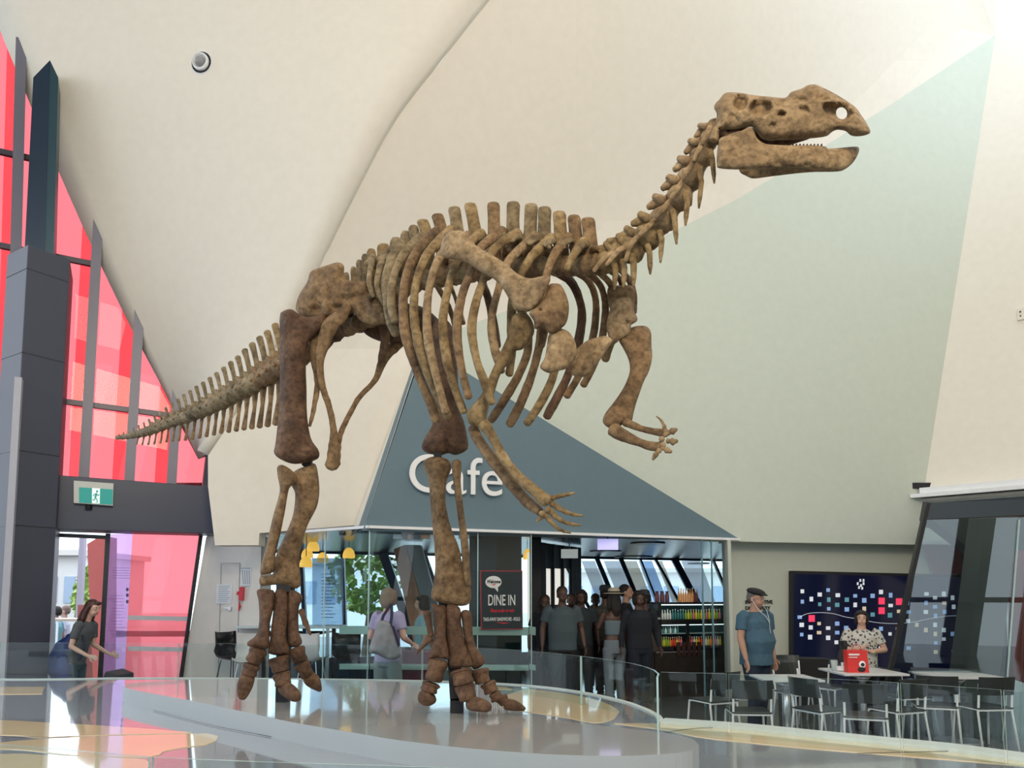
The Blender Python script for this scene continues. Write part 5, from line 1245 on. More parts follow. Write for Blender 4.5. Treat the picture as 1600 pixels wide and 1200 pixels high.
# service door and notices on the left wall
LWa, LWb = LW_A, C1
def lp(px, py, o=0.0):
    d = (LWb - LWa).normalized(); n = Vector((d.y, -d.x, 0)); return PV(px, py, LWa, LWb) + n * o
sd_ = MB(); 
a_ = lp(345, 1000, .012); b_ = lp(372, 1000, .012)
for p0, p1 in (((346, 880), (340, 1100)), ((346, 880), (375, 880)), ((375, 880), (369, 1100))): sd_.bar(lp(*p0, .004), lp(*p1, .004), .006, .012, up=Vector((0, -1, 0)))
sd_.build('door_2', mat('grey_shadow_line', (.3, .3, .34), .5), kind='structure')
dh = MB(); dh.bar(lp(352, 949, .05), lp(360, 951, .05), .015, .015); dh.box(lp(360, 951, .025), (.04, .05, .05)); tag(dh.build('door_handle', STEEL), 'steel lever handle on the white service door', 'door handle')
for (x0, y0, x1, y1, nm, lab, lines) in [(339, 913, 364, 943, 'notice', 'white printed notice taped on the white service door', 9), (377, 887, 393, 917, 'notice', 'white map notice above the red call box', 0)]:
    t = thing(nm, lab, 'notice', lp((x0 + x1) / 2, y1, .01)); mb = MB(); mb.prism([lp(x0 - 1, y1, .008), lp(x1 - 2, y1 + .5, .008), lp(x1, y0 + .5, .008), lp(x0, y0, .008)], Vector((0, -.004, 0))); mb.build('sheet', mat('paper', (.78, .82, .88), .5), t)
    mb = MB()
    if lines:
        for i in range(lines): y = y0 + 3 + i * 2.9; mb.bar(lp(x0 + 3, y, .016), lp(x1 - 4 - (i % 3) * 2, y, .016), .007, .002, up=Vector((0, -1, 0)))
    else:
        for i in range(4): mb.bar(lp(x0 + 2 + i * 3.6, y0 + 4, .016), lp(x0 + 4 + i * 3, y1 - 4, .016), .010, .002, up=Vector((0, -1, 0)))
        for (p0, p1) in (((x0 + 1, y0 + 1), (x1 - 1, y0 + 1)), ((x0, y1 - 1), (x1 - 3, y1 - 1))): mb.bar(lp(*p0, .016), lp(*p1, .016), .010, .002, up=Vector((0, -1, 0)))
    mb.build('printing', mat('grey_blue_ink', (.30, .36, .45), .5), t)
al = thing('fire_call_box', 'small red fire call box with a hanging red tag on the white wall', 'call box', lp(379, 938, .02))
mb = MB(); mb.prism([lp(375, 938, .0), lp(381.5, 938.5, .0), lp(383, 917.5, .0), lp(377, 917, .0)], Vector((0, -.07, 0))); mb.build('box', REDP, al, bevel=.004)
mb = MB(); mb.box(lp(373.5, 927, .05), (.03, .03, .05)); mb.tube([lp(375, 940, .03), lp(375.5, 947, .03), lp(374.5, 954, .03)], [.005, .018, .008], n=8); mb.build('tag', REDP, al)
# ------------------------------------------------------------------ outside the windows
PAVE = mat('pale_paving', (.62, .60, .56), .8, var=.08, vscale=2)
mb = MB(); mb.box((0, 45, -.06), (160, 50, .1)); mb.build('ground', PAVE, kind='structure')
mb = MB(); mb.box((-28, 5, -.06), (40, 60, .1)); mb.build('ground_side', PAVE, kind='structure')
GR = mat('leaf_green', (.20, .33, .06), .7, var=.4, vscale=6); GRD = mat('leaf_green_pale', (.36, .50, .14), .7, var=.3, vscale=6)
def tree(loc, h, w, label, m, seed):
    random.seed(seed); t = thing('tree', label, 'tree', loc)
    mb = MB(); mb.tube([(0, 0, 0), (.1, 0, h * .35), (0, .1, h * .6)], [.14, .1, .07], n=8); mb.build('trunk', mat('bark', (.16, .11, .07), .8), t, local=True)
    mb = MB()
    for i in range(420):
        a = random.random() * 6.28; u = random.random() ** .5; z = random.random(); r = w * u * math.sin(math.pi * (.15 + .8 * z))
        c = Vector((r * math.cos(a), r * math.sin(a), h * .35 + h * .65 * z)); d = Vector((random.uniform(-1, 1), random.uniform(-1, 1), random.uniform(-1, 1))).normalized() * .16; e = d.orthogonal().normalized() * .1
        mb.add([c - d, c + e, c + d, c - e], [(0, 1, 2, 3)])
    mb.build('foliage', m, t, local=True, kind='stuff')
tree(P(572, 1000, 21).xy.to_3d(), 3.3, 1.1, 'pale green leafy tree seen through the cafe glass left of the timber column', GRD, 1)
tree(P(133, 1000, 22).xy.to_3d(), 2.4, .35, 'slender green shrub outside the open entrance door', GRD, 3)
def building(x0, x1, Y, z, m, label, wins):
    a = P(x0, 930, Y); b = P(x1, 930, Y); t = thing('building', label, 'building', ((a.x + b.x) / 2, Y, 0)); mb = MB(); mb.prism([Vector((a.x, Y, 0)), Vector((b.x, Y, 0)), Vector((b.x, Y, z)), Vector((a.x, Y, z))], (0, 6, 0)); mb.build('wall', m, t)
    mb = MB(); mb.prism([Vector((a.x - .3, Y - .4, z)), Vector((b.x + .3, Y - .4, z)), Vector((b.x + .3, Y - .4, z + .25)), Vector((a.x - .3, Y - .4, z + .25))], (0, 6.5, 0)); mb.build('roof', mat('pale_roof', (.7, .66, .62), .6), t)
    for i in range(wins):
        x = a.x + (b.x - a.x) * (i + .5) / wins; mb = MB(); mb.box((x, Y - .02, z * .55), ((b.x - a.x) / wins * .6, .06, z * .35)); mb.build('window', mat('pale_blue_window', (.35, .45, .6), .2), t)
building(40, 122, 34, 3.4, mat('off_white_render', (.75, .73, .72), .7), 'pale low building outside beyond the open entrance door', 3)
building(440, 620, 38, 3.2, mat('pale_blue_render', (.78, .82, .88), .7), 'pale blue building outside behind the cafe trees', 6)
building(880, 1180, 46, 3.0, mat('off_white_render', (.75, .73, .72), .7), 'long pale building outside behind the queue', 8)
mb = MB(); p = P(122, 1000, 20); mb.bar((p.x, p.y, 0), (p.x, p.y, 3.2), .13, .13, up=(0, 1, 0)); tag(mb.build('lamp_post', mat('mauve_grey', (.4, .36, .45), .5)), 'slim mauve-grey post outside the open entrance door', 'post')
# red canopy leg and low wall outside the door
mb = MB(); A_ = lambda x, y, Y=12.4: P(x, y, Y)
mb.prism([A_(136, 850), A_(156, 838), A_(163, 838), A_(160, 1100), A_(147, 1100)], (0, .4, 0)); mb.build('window_red_return', mat('coral_panel', (.75, .16, .14), .5, emis=None), kind='structure')
mb = MB(); p0 = P(119, 1000, 15); p1 = P(160, 1000, 15); mb.prism([Vector((p0.x, 15, 0)), Vector((p1.x, 15, 0)), Vector((p1.x, 15, P(140, 945, 15).z)), Vector((p0.x, 15, P(120, 945, 15).z))], (0, .3, 0)); tag(mb.build('planter_wall', mat('red_brown_wall', (.42, .12, .10), .6)), 'low red-brown wall outside the entrance door', 'wall')
ot = thing('outdoor_table', 'pale outdoor table in front of two seated people outside the door', 'table', P(104, 1060, 13.6).xy.to_3d())
mb = MB(); zt_ = P(92, 968, 13.6).z; mb.box((0, 0, zt_), (.9, .7, .04)); mb.build('tabletop', mat('beige_top', (.6, .52, .42), .5), ot, local=True)
for sx in (-.38, .38):
    for sy in (-.28, .28): mb = MB(); mb.bar((sx, sy, 0), (sx, sy, zt_), .03, .03, up=(0, 1, 0)); mb.build('leg', STEEL, ot, local=True)
# ------------------------------------------------------------------ cafe chairs and tables
SEATM = mat('dark_grey_plastic', (.022, .028, .028), .38); CHW = mat('pale_metal_frame', (.85, .88, .90), .3)
def make_chair():
    t = thing('cafe_chair', 'x', 'chair')
    mb = MB(); pts = []
    mb.box((0, 0, .445), (.40, .40, .018)); mb.build('seat', SEATM, t, local=True, bevel=.008)
    mb = MB(); n = 8; v = []
    for i in range(n + 1):
        a = (i / n - .5); x = a * .40; y = .215 + .05 * (1 - (2 * a) ** 2) - .02
        v += [Vector((x, y, .585)), Vector((x, y + .035, .775)), Vector((x, y + .047, .775)), Vector((x, y + .012, .585))]
    mb.add(v, [(i * 4 + j, i * 4 + (j + 1) % 4, (i + 1) * 4 + (j + 1) % 4, (i + 1) * 4 + j) for i in range(n) for j in range(4)] + [(0, 1, 2, 3), (n * 4, n * 4 + 1, n * 4 + 2, n * 4 + 3)]); mb.build('backrest', SEATM, t, local=True, bevel=.004)
    for s in (-1, 1):
        mb = MB(); mb.tube([(s * .20, .24, .0), (s * .19, .18, .40), (s * .185, .185, .46), (s * .185, .20, .60), (s * .185, .215, .70)], .012, n=8, round_=False); mb.build('rear_leg', CHW, t, local=True, smooth=True)
        mb = MB(); mb.tube([(s * .21, -.22, .0), (s * .195, -.19, .30), (s * .19, -.18, .42), (s * .185, -.14, .432), (s * .185, .16, .432)], .012, n=8, round_=False); mb.build('leg', CHW, t, local=True, smooth=True)
    for y in (-.18, .17):
        mb = MB(); mb.bar((-.19, y, .425), (.19, y, .425), .02, .022); mb.build('seat_rail', CHW, t, local=True)
    return t
chair0 = make_chair(); first = [True]
def chair(px, Y, rz, label):
    p = P(px, 1000, Y)
    o = chair0 if first[0] else copy_tree(chair0); first[0] = False
    o.location = (p.x, Y, 0); o.rotation_euler = (0, 0, rz); tag(o, label, 'chair', 'grey cafe chairs with pale metal frames'); return o
R_ = math.radians
chair(1112, 8.7, R_(205), 'grey cafe chair farthest left of the group, partly behind the white upright')
chair(1166, 7.9, R_(175), 'grey cafe chair seen from behind, nearest the blue-shirted man')
chair(1278, 8.0, R_(115), 'grey cafe chair turned sideways at the right of the near table')
chair(1345, 7.6, R_(160), 'grey cafe chair seen from behind in front of the red bag table')
chair(1244, 9.4, R_(20), 'grey cafe chair beyond the near table, facing the viewer')
chair(1208, 9.9, R_(-15), 'grey cafe chair just right of the standing man in the blue shirt')
chair(1296, 9.95, R_(-60), 'grey cafe chair between the two square tables')
chair(1396, 8.0, R_(200), 'grey cafe chair seen through the leaning glass frame edge')
chair(1414, 9.0, R_(100), 'grey cafe chair at the far right end of the red bag table')
chair(1235, 10.6, R_(0), 'grey cafe chair pushed against the video wall at its left end')
def table(px, Y, label, w=.7, h=.73, rz=0.0):
    p = P(px, 1000, Y); t = thing('cafe_table', label, 'table', (p.x, Y, 0), rz)
    mb = MB(); mb.box((0, 0, h - .012), (w, w, .024)); mb.build('tabletop', mat('pale_tabletop', (.62, .64, .64), .35), t, local=True, bevel=.004)
    mb = MB(); mb.lathe([(.035, .03), (.035, h - .03)], n=16); mb.lathe([(.10, h - .06), (.035, h - .12)], n=16); mb.build('pedestal', STEEL, t, local=True, smooth=True)
    mb = MB(); mb.lathe([(.24, 0), (.24, .015), (.06, .03)], n=24); mb.build('base', STEEL, t, local=True); return t
T1 = table(1226, 8.45, 'square pale cafe table right behind the first grey chair', .62, .72)
T2 = table(1345, 8.75, 'square pale cafe table carrying the red paper bag', .72, .76)
table(1490, 8.6, 'square pale table seen through the leaning glass', .7, .74)
chair(1455, 8.3, R_(160), 'grey cafe chair behind the leaning glass, left of two'); chair(1530, 8.2, R_(185), 'grey cafe chair behind the leaning glass, right of two')
# bench/dark low cabinet behind
mb = MB(); a = P(1226, 1000, 10.9); b = P(1300, 1000, 10.9); mb.prism([Vector((a.x, 10.9, 0)), Vector((b.x, 10.9, 0)), Vector((b.x, 10.9, P(1240, 1030, 10.9).z)), Vector((a.x, 10.9, P(1240, 1028, 10.9).z))], (0, .35, 0)); tag(mb.build('bench_cabinet', MATTEBLACK, bevel=.01), 'low black bench cabinet standing under the left end of the video wall', 'cabinet')
# items on the far table
tz = .76
bag = thing('paper_bag', 'bright red paper carrier bag with white printing on the cafe table', 'bag', (P(1336, 1000, 8.6).x, 8.6, tz))
mb = MB(); w, d, h = .235, .12, .245
mb.prism([(-w / 2, -d / 2, 0), (w / 2, -d / 2, 0), (w / 2 - .006, -d / 2 + .02, h), (-w / 2 + .004, -d / 2 + .02, h)], (0, d - .02, 0)); mb.build('bag_body', mat('bright_red_paper', (.68, .03, .025), .45), bag, local=True)
mb = MB(); mb.tube([(-.05, -.03, h), (-.04, -.03, h + .05), (.0, -.03, h + .07), (.04, -.03, h + .05), (.05, -.03, h)], .004, n=6); mb.build('handle', REDP, bag, local=True)
for s_, z_, sz, b_ in (('MUSEUM', .185, .04, .0015), ('GREATEST HITS', .160, .017, 0)):
    pass
mb = MB(); 
for z_, x1, hh in ((.19, .02, .018), (.165, -.005, .008)): mb.prism([(-.10, -.068 + z_ * .08, z_), (x1, -.068 + z_ * .08, z_), (x1, -.068 + (z_ + hh) * .08, z_ + hh), (-.10, -.068 + (z_ + hh) * .08, z_ + hh)], (0, .003, 0))
mb.build('printed_line', WHITEM, bag, local=True)
mb = MB(); mb.ball((.045, -.058, .09), (.038, .008, .04)); mb.build('white_emblem', WHITEM, bag, local=True)
mb = MB(); mb.ball((.045, -.066, .088), (.022, .006, .02)); mb.ball((.035, -.058, .035), (.045, .01, .03)); mb.build('dark_emblem', MATTEBLACK, bag, local=True)
cup = thing('drinking_glass', 'clear plastic cup on the table left of the red bag', 'cup', (P(1302, 1000, 8.75).x, 8.75, tz)); mb = MB(); mb.lathe([(.028, 0), (.04, .12)], n=16); mb.build('cup_body', mat('cloudy_plastic', (.6, .68, .66), .2, alpha=.6), cup, local=True, smooth=True)
mb = MB(); mb.box((0, 0, .03), (.14, .1, .05)); mb.box((.03, .01, .075), (.07, .05, .04)); o = mb.build('napkin_box', WHITEM, None, bevel=.006, origin=(0, 0, 0)); o.location = (P(1316, 1000, 8.7).x, 8.72, tz); tag(o, 'small white napkin box between the plastic cup and red bag', 'box')
# ---- bar stools and bar tables at the left
def make_stool(m):
    t = thing('bar_stool', 'x', 'stool'); mb = MB(); n = 10; prof = [(-.17, .0), (-.15, -.02), (0, -.03), (.12, -.02), (.17, .04), (.19, .16), (.205, .34)]
    v = []
    for (y, z) in prof:
        for i in range(n + 1):
            a = (i / n - .5) * 2; v.append(Vector((a * .17, y - (.05 * a * a if z > .05 else 0), .78 + z + .05 * abs(a) ** 3 * (1 if z < .1 else .3))))
    mb.add(v, [(r * (n + 1) + i, r * (n + 1) + i + 1, (r + 1) * (n + 1) + i + 1, (r + 1) * (n + 1) + i) for r in range(len(prof) - 1) for i in range(n)])
    o = mb.build('seat_shell', m, t, local=True, smooth=True); sd = o.modifiers.new('s', 'SOLIDIFY'); sd.thickness = .012
    for sx in (-1, 1):
        for sy in (-1, 1): mb = MB(); mb.tube([(sx * .10, sy * .10, .755), (sx * .21, sy * .21, 0)], .007, n=6, round_=False); mb.build('leg', MATTEBLACK if m is BLACK else STEEL, t, local=True)
    mb = MB()
    for a, b in (((-.155, -.155), (.155, -.155)), ((.155, -.155), (.155, .155)), ((.155, .155), (-.155, .155)), ((-.155, .155), (-.155, -.155))): mb.bar((*a, .36), (*b, .36), .01, .01)
    mb.build('footrest', STEEL, t, local=True); return t
sb = make_stool(BLACK); sw = make_stool(mat('pale_grey_shell', (.55, .56, .55), .4))
for i, (src, px, Y, rz, lab) in enumerate([(sb, 364, 10.3, R_(60), 'glossy black bucket bar stool in front of the white service door'), (sw, 388, 9.85, R_(10), 'pale grey bar stool beside the left skeleton foot, turned away'), (sb, 541, 10.2, R_(200), 'glossy black bucket bar stool left of the woman with the tote bag'), (sw, 488, 10.1, R_(170), 'pale grey bar stool just right of the left skeleton foot')]):
    o = src if i < 2 else copy_tree(src); p = P(px, 1000, Y); o.location = (p.x, Y, 0); o.rotation_euler = (0, 0, rz); tag(o, lab, 'stool', 'bucket seat bar stools')
def bar_table(px, Y, w, label):
    p = P(px, 1000, Y); t = thing('bar_table', label, 'table', (p.x, Y, 0)); h = P(px, 979, Y).z
    mb = MB(); mb.box((0, 0, h), (w, .6, .03)); mb.build('tabletop', mat('pale_blue_top', (.62, .70, .72), .3), t, local=True, bevel=.005)
    for sx in (-1, 1): mb = MB(); mb.box((sx * (w / 2 - .12), 0, h / 2), (.05, .05, h - .03)); mb.build('leg', BLACK, t, local=True)
    mb = MB(); mb.box((0, 0, .25), (w - .24, .04, .04)); mb.build('rail', REDP, t, local=True)
bar_table(485, 10.75, .9, 'pale blue high table between the skeleton feet stools'); bar_table(402, 10.75, .45, 'pale high table behind the left skeleton foot')
# banner with writing behind the glass
bn = thing('text_banner', 'tall pale banner with small lines of writing behind the cafe glass', 'banner', P(515, 1050, 11.6).xy.to_3d())
mb = MB(); Yb = 11.6; mb.prism([P(488, 976, Yb), P(536, 976, Yb), P(536, 872, Yb), P(488, 872, Yb)], (0, .03, 0)); mb.build('panel', glass_mat('pale_blue_banner', (.7, .8, .9), .2, film=.28, filmcol=(.6, .72, .85)), bn)
mb = MB()
for i in range(14): y = 897 + i * 5.2; mb.bar(P(502, y, Yb - .01), P(524 - (i % 3) * 3, y, Yb - .01), .010, .003, up=(0, -1, 0))
mb.build('writing', mat('dark_ink', (.1, .1, .14), .6), bn)
mb = MB(); q0 = P(512, 976, Yb); mb.box((q0.x, Yb + .015, q0.z / 2), (.05, .03, q0.z)); mb.build('stand', STEEL, bn)
# maroon trolley case beside the seated customer
ms = thing('maroon_armchair', 'low maroon upholstered chair behind the right skeleton foot', 'armchair', (P(655, 1000, 9.9).x, 9.9, 0))
mb = MB(); mb.box((0, -.15, .72), (.42, .08, .42)); mb.build('backrest', mat('maroon_vinyl', (.10, .01, .03), .35), ms, local=True, bevel=.03)
mb = MB(); mb.box((0, .1, .47), (.44, .45, .1)); mb.build('seat', mat('maroon_vinyl', (.1, .01, .03)), ms, local=True, bevel=.03)
for sx in (-1, 1):
    for sy in (-1, 1): mb = MB(); mb.bar((sx * .19, .1 + sy * .2, 0), (sx * .19, .1 + sy * .2, .43), .025, .025, up=(0, 1, 0)); mb.build('leg', STEEL, ms, local=True)
# ---- leaning glass box at the right
gA = LA.copy(); gB = LB.copy()
def rg(px, py, o=0.0):
    d = (gB - gA); d.z = 0; d.normalize(); n = Vector((d.y, -d.x, 0)); s = .72
    a = Vector((gA.x * s, gA.y * s, 0)); b = a + Vector((1, -.23, 0)); return PV(px, py, a, b) + n * o
# the enclosure stands much nearer than the wall above it
gl = thing('glass_enclosure', 'leaning dark-framed glass enclosure at the right edge', 'glass enclosure', rg(1480, 1160))
mb = MB(); mb.prism([rg(1372, 1150), rg(1592, 1172), rg(1604, 808), rg(1449, 812)], (0, .015, 0)); mb.build('glass_pane', glass_mat('reflective_glass', (.72, .8, .8), 1.25), gl)
mb = MB(); mb.prism([rg(1594, 1172), rg(1900, 1205), rg(1900, 792), rg(1606, 808)], (0, .015, 0)); mb.build('glass_pane', MATS['reflective_glass'], gl)
mb = MB(); mb.bar(rg(1369, 1150, .02), rg(1450, 786, .02), .045, .06, up=(0, -1, 0)); mb.build('leaning_post', BLACK, gl)
mb = MB(); mb.prism([rg(1446, 812, .03), rg(1900, 792, .03), rg(1900, 770, .03), rg(1451, 786, .03)], (0, .12, 0)); mb.build('head_band', mat('dark_teal_band', (.015, .025, .03), .3), gl)
mb = MB(); mb.bar(rg(1566, 1172, .02), rg(1593, 812, .02), .01, .02, up=(0, -1, 0)); mb.build('joint_bar', GLASSE, gl)
# inside: leaning grey column, dark sloping ceiling, red wall
mb = MB(); Yc = 10.2; q = [P(1492, 1200, Yc), P(1545, 1200, Yc), P(1592, 800, Yc), P(1542, 800, Yc)]; mb.prism(q, (0, .4, 0)); mb.build('column_leaning', mat('grey_column', (.085, .09, .085), .5), kind='structure')
mb = MB(); Yc = 11.3
mb.prism([P(1453, 810, Yc), P(1700, 795, Yc), P(1700, 930, Yc), P(1534, 872, Yc)], (0, .3, 0)); mb.build('wall_inner_dark', mat('dark_green_grey', (.025, .03, .028), .5), kind='structure')
mb = MB(); mb.prism([sp(1434, 851, .12), sp(1530, 855, .12), sp(1536, 897, .12), sp(1452, 897, .12)], (0, -.02, 0)); mb.build('wall_red_panel', mat('deep_red_wall', (.24, .03, .025), .5), kind='structure')
mb = MB(); mb.prism([P(1583, 860, 10.6), P(1700, 860, 10.6), P(1700, 1100, 10.6), P(1583, 1060, 10.6)], (0, .1, 0)); mb.build('wall_red_panel', MATS['deep_red_wall'], kind='structure')
# ------------------------------------------------------------------ people
SKIN = mat('skin_light', (.42, .23, .155), .5); SKIN_SHADED = mat('skin_shaded', (.09, .045, .03), .5); SKINP = mat('skin_pale', (.60, .38, .30), .5)  # second skin darkened in colour to imitate shade on the queue
def person(label, px, Y, yaw, H=1.7, wide=1.0, shirt=None, trousers=None, hair='short', hairm=None, skin=None, arms=None, sleeve='short', lean=0.0, head_yaw=0.0,
           seat=False, hero=False, cap=None, shoes=None, group=None, shirt_len=.86, top_z=1.41, legs=True, belly=0.0, hip_w=1.0, loc=None, skirt=False, nod=0.0, chest=1.0):
    k = H / 1.7; base = loc or (P(px, 1000, Y).x, Y, 0); skin = skin or SKIN
    t = thing('person', label, 'person', base, yaw, group)
    drop = -.42 if seat else 0.0
    def X(p, up=True):
        x, y, z = p
        if up and z > .9: y -= lean * (z - .9)
        if up: z += drop
        return Vector((x * k, y * k, z * k))
    W = wide
    sh = .185 * W
    arms = arms or {}
    A = {}
    for s, nm in ((-1, 'r'), (1, 'l')):
        e, w = arms.get(nm, ((.245, .03, 1.12), (.265, -.06, .88)))
        A[s] = (Vector((s * (sh - .005), 0, 1.365)), Vector((s * e[0] * (W ** .8), e[1], e[2])), Vector((s * w[0] * (W ** .8), w[1], w[2])))
    mb = MB()
    vox = .007 if hero else .011
    # head, rotated about the neck
    hr = Matrix.Rotation(head_yaw, 3, 'Z') @ Matrix.Rotation(nod, 3, 'X'); hc = Vector((0, -.015, 1.50))
    def Hd(x, y, z): return X(tuple(hc + hr @ (Vector((x, y, z)) - hc)))
    def hball(c, r, n=14, m=10): mb.ball(Hd(*c), tuple(q * k for q in r), n, m, R=hr)
    hball((0, -.005, 1.615), (.073, .093, .088)); hball((0, -.038, 1.555), (.058, .062, .070)); hball((0, -.055, 1.515), (.036, .036, .026))
    hball((0, -.103, 1.572), (.013, .020, .014), 8, 6); hball((0, -.098, 1.59), (.010, .016, .028), 8, 6)
    hball((0, -.094, 1.538), (.022, .012, .006), 8, 6); hball((0, -.093, 1.529), (.019, .012, .006), 8, 6)
    for s in (-1, 1): hball((s * .074, .005, 1.575), (.010, .020, .032), 8, 6); hball((s * .030, -.078, 1.545), (.024, .02, .026), 8, 6); hball((s * .03, -.082, 1.613), (.026, .014, .008), 8, 6)
    mb.tube([X((0, .01, 1.38)), X((0, .005, 1.46)), Hd(0, -.005, 1.53)], [.062 * k * W ** .5, .054 * k * W ** .5, .052 * k], n=12)
    # trunk
    tr = [(0, 0, .90, .13 * hip_w), (0, 0, .95, .15 * hip_w), (0, -.02 * belly, 1.08, .135 + .03 * belly), (0, -.01, 1.22, .15), (0, 0, 1.32, .150), (0, .005, 1.385, .105), (0, .005, 1.43, .06)]
    mb.tube([X(q[:3]) for q in tr], [q[3] * k * W for q in tr], n=16, flat=(1, .62 + .22 * belly), axis=(0, 1, 0))
    # arms and hands
    for s in (-1, 1):
        a, e, w = A[s]; a, e, w = X(a), X(e), X(w)
        mb.tube([a, a.lerp(e, .5), e], [.044 * k * W, .043 * k * W, .037 * k * W], n=10); mb.tube([e, e.lerp(w, .35), w], [.037 * k * W, .036 * k * W, .024 * k * W ** .6], n=10)
        d = (w - e).normalized(); hd = arms.get('h' + ('r' if s < 0 else 'l')); hd = Vector(hd).normalized() if hd else d
        side = hd.cross(Vector((s, 0.25, 0.1))).normalized()          # across the palm
        pn_ = side.cross(hd).normalized(); 
        pc = w + hd * .045 * k
        mb.tube([w, pc, w + hd * .085 * k], [.022 * k, .033 * k, .034 * k], n=10, flat=(1, .48), axis=pn_)
        for i, (L_, o_) in enumerate(((.062, .028), (.074, .010), (.070, -.009), (.055, -.026))):
            r0 = w + hd * .088 * k + side * o_ * k; cu = pn_ * (-.35 * s if True else 0)
            m1 = r0 + (hd * .75 + cu * .5).normalized() * L_ * .55 * k; m2 = m1 + (hd * .5 + cu).normalized() * L_ * .5 * k
            mb.tube([r0, m1, m2], [.0095 * k, .0088 * k, .0072 * k], n=6)
        th = w + hd * .03 * k + side * .026 * k
        mb.tube([th, th + (hd * .6 + side * .7).normalized() * .038 * k, th + (hd * .9 + side * .5).normalized() * .068 * k], [.012 * k, .0105 * k, .008 * k], n=6)
    # legs
    LG = {}
    for s in (-1, 1):
        if seat: LG[s] = [X((s * .09, 0, .88)), Vector((s * .11, -.42, .50)) * k, Vector((s * .11, -.40, .07)) * k]
        else:
            st = .03 * s; LG[s] = [Vector((s * .09 * hip_w, lean * .0, .86)) * k, Vector((s * .095 * hip_w, st - .02, .47)) * k, Vector((s * .10 * hip_w, st + .02, .07)) * k]
        h, n_, a = LG[s]
        mb.tube([h, h.lerp(n_, .5), n_], [.082 * k * W, .070 * k * W, .052 * k], n=12); mb.tube([n_, n_.lerp(a, .35), a], [.050 * k, .052 * k, .034 * k], n=12)
    body = mb.build('body', skin, t, local=True, smooth=True, remesh=vox * k, smoothmod=2)
    # shirt
    mb = MB(); g = .014
    zz = [shirt_len, .95, 1.08, 1.22, 1.32, 1.385, 1.43] if top_z > 1.3 else [shirt_len, 1.1, 1.14, 1.2, 1.24, 1.26, 1.27]
    rr = [.165 * hip_w, .160 * hip_w, .15 + .035 * belly, .163, .160, .118, .062] if top_z > 1.3 else [.142, .145, .15, .152, .155, .155, .154]
    mb.tube([X((0, -.02 * belly if 1 < z < 1.2 else 0, z)) for z in zz], [(r + g) * k * W for r in rr], n=20, flat=(1, .66 + .22 * belly), axis=(0, 1, 0), round_=False)
    if sleeve != 'none':
        for s in (-1, 1):
            a, e, w = [X(q) for q in A[s]]; c = a.lerp(e, .62) if sleeve == 'short' else e
            mb.tube([a + Vector((-s * .06, 0, .022)) * k, a + Vector((-s * .01, 0, -.0)) * k, a.lerp(c, .6), c], [.070 * k * W, .068 * k * W, .060 * k * W, .060 * k * W], n=12, round_=False)
            if sleeve == 'long': mb.tube([e, w], [.055 * k * W, .036 * k], n=12, round_=False)
    mb.build('shirt', shirt or WHITEM, t, local=True, smooth=True, remesh=.010 * k, smoothmod=3)
    if trousers:
        mb = MB(); mb.tube([X((0, 0, z), up=seat) if True else 0 for z in (.79, .88, .985)], [.165 * hip_w * k * W, .168 * hip_w * k * W, .158 * hip_w * k * W], n=16, flat=(1, .66 + .15 * belly), axis=(0, 1, 0), round_=False)
        for s in (-1, 1):
            h, n_, a = LG[s]; mb.tube([h, h.lerp(n_, .5), n_], [.098 * k * W, .088 * k * W ** .8, .072 * k * W ** .6], n=12, round_=False); mb.tube([n_, n_.lerp(a, .4), a], [.070 * k * W ** .6, .068 * k, .062 * k], n=12, round_=False)
            if seat: mb.ball(n_, .07 * k)
        mb.ball(X((0, 0, .80), up=seat), (.09 * k * W, .085 * k * W, .07 * k))
        mb.build('trousers', trousers, t, local=True, smooth=True, remesh=.012 * k, smoothmod=3)
    for s in (-1, 1):
        a = LG[s][2]; mb = MB(); mb.tube([a + Vector((0, .05, -.035)) * k, a + Vector((0, -.03, -.03)) * k, a + Vector((0, -.15, -.042)) * k], [.036 * k, .040 * k, .030 * k], n=10, flat=(1.1, .9), axis=(0, 0, 1))
        mb.build('shoe', shoes or MATTEBLACK, t, local=True, smooth=True)
    # hair
    if hair != 'bald':
        mb = MB()
        def hb(c, r, n=14, m=10): mb.ball(Hd(*c), tuple(q * k for q in r), n, m, R=hr)
        hb((0, .018, 1.636), (.082, .092, .082)); hb((0, .045, 1.60), (.076, .065, .075))
        if hair in ('fringe', 'long', 'bob'): hb((0, -.062, 1.668), (.058, .036, .028))
        if hair == 'bob':
            for s in (-1, 1): hb((s * .074, -.004, 1.585), (.026, .062, .088)); hb((s * .04, -.05, 1.66), (.042, .042, .030))
            hb((0, .055, 1.555), (.082, .050, .095))
        if hair == 'long':
            for s in (-1, 1): mb.tube([Hd(s * .07, .0, 1.62), Hd(s * .078, .012, 1.54), Hd(s * .082, .0, 1.45), Hd(s * .07, -.01, 1.38)], [.034 * k, .036 * k, .036 * k, .02 * k], n=10)
            mb.tube([Hd(0, .05, 1.62), Hd(0, .065, 1.52), Hd(0, .075, 1.42), Hd(0, .07, 1.35)], [.07 * k, .075 * k, .07 * k, .04 * k], n=12, flat=(1.1, .6), axis=(0, 1, 0))
        if hair == 'bun': hb((0, .10, 1.68), (.04, .04, .04))
        mb.build('hair', hairm or mat('dark_hair', (.014, .010, .009), .8), t, local=True, smooth=True, remesh=.009 * k, smoothmod=2)
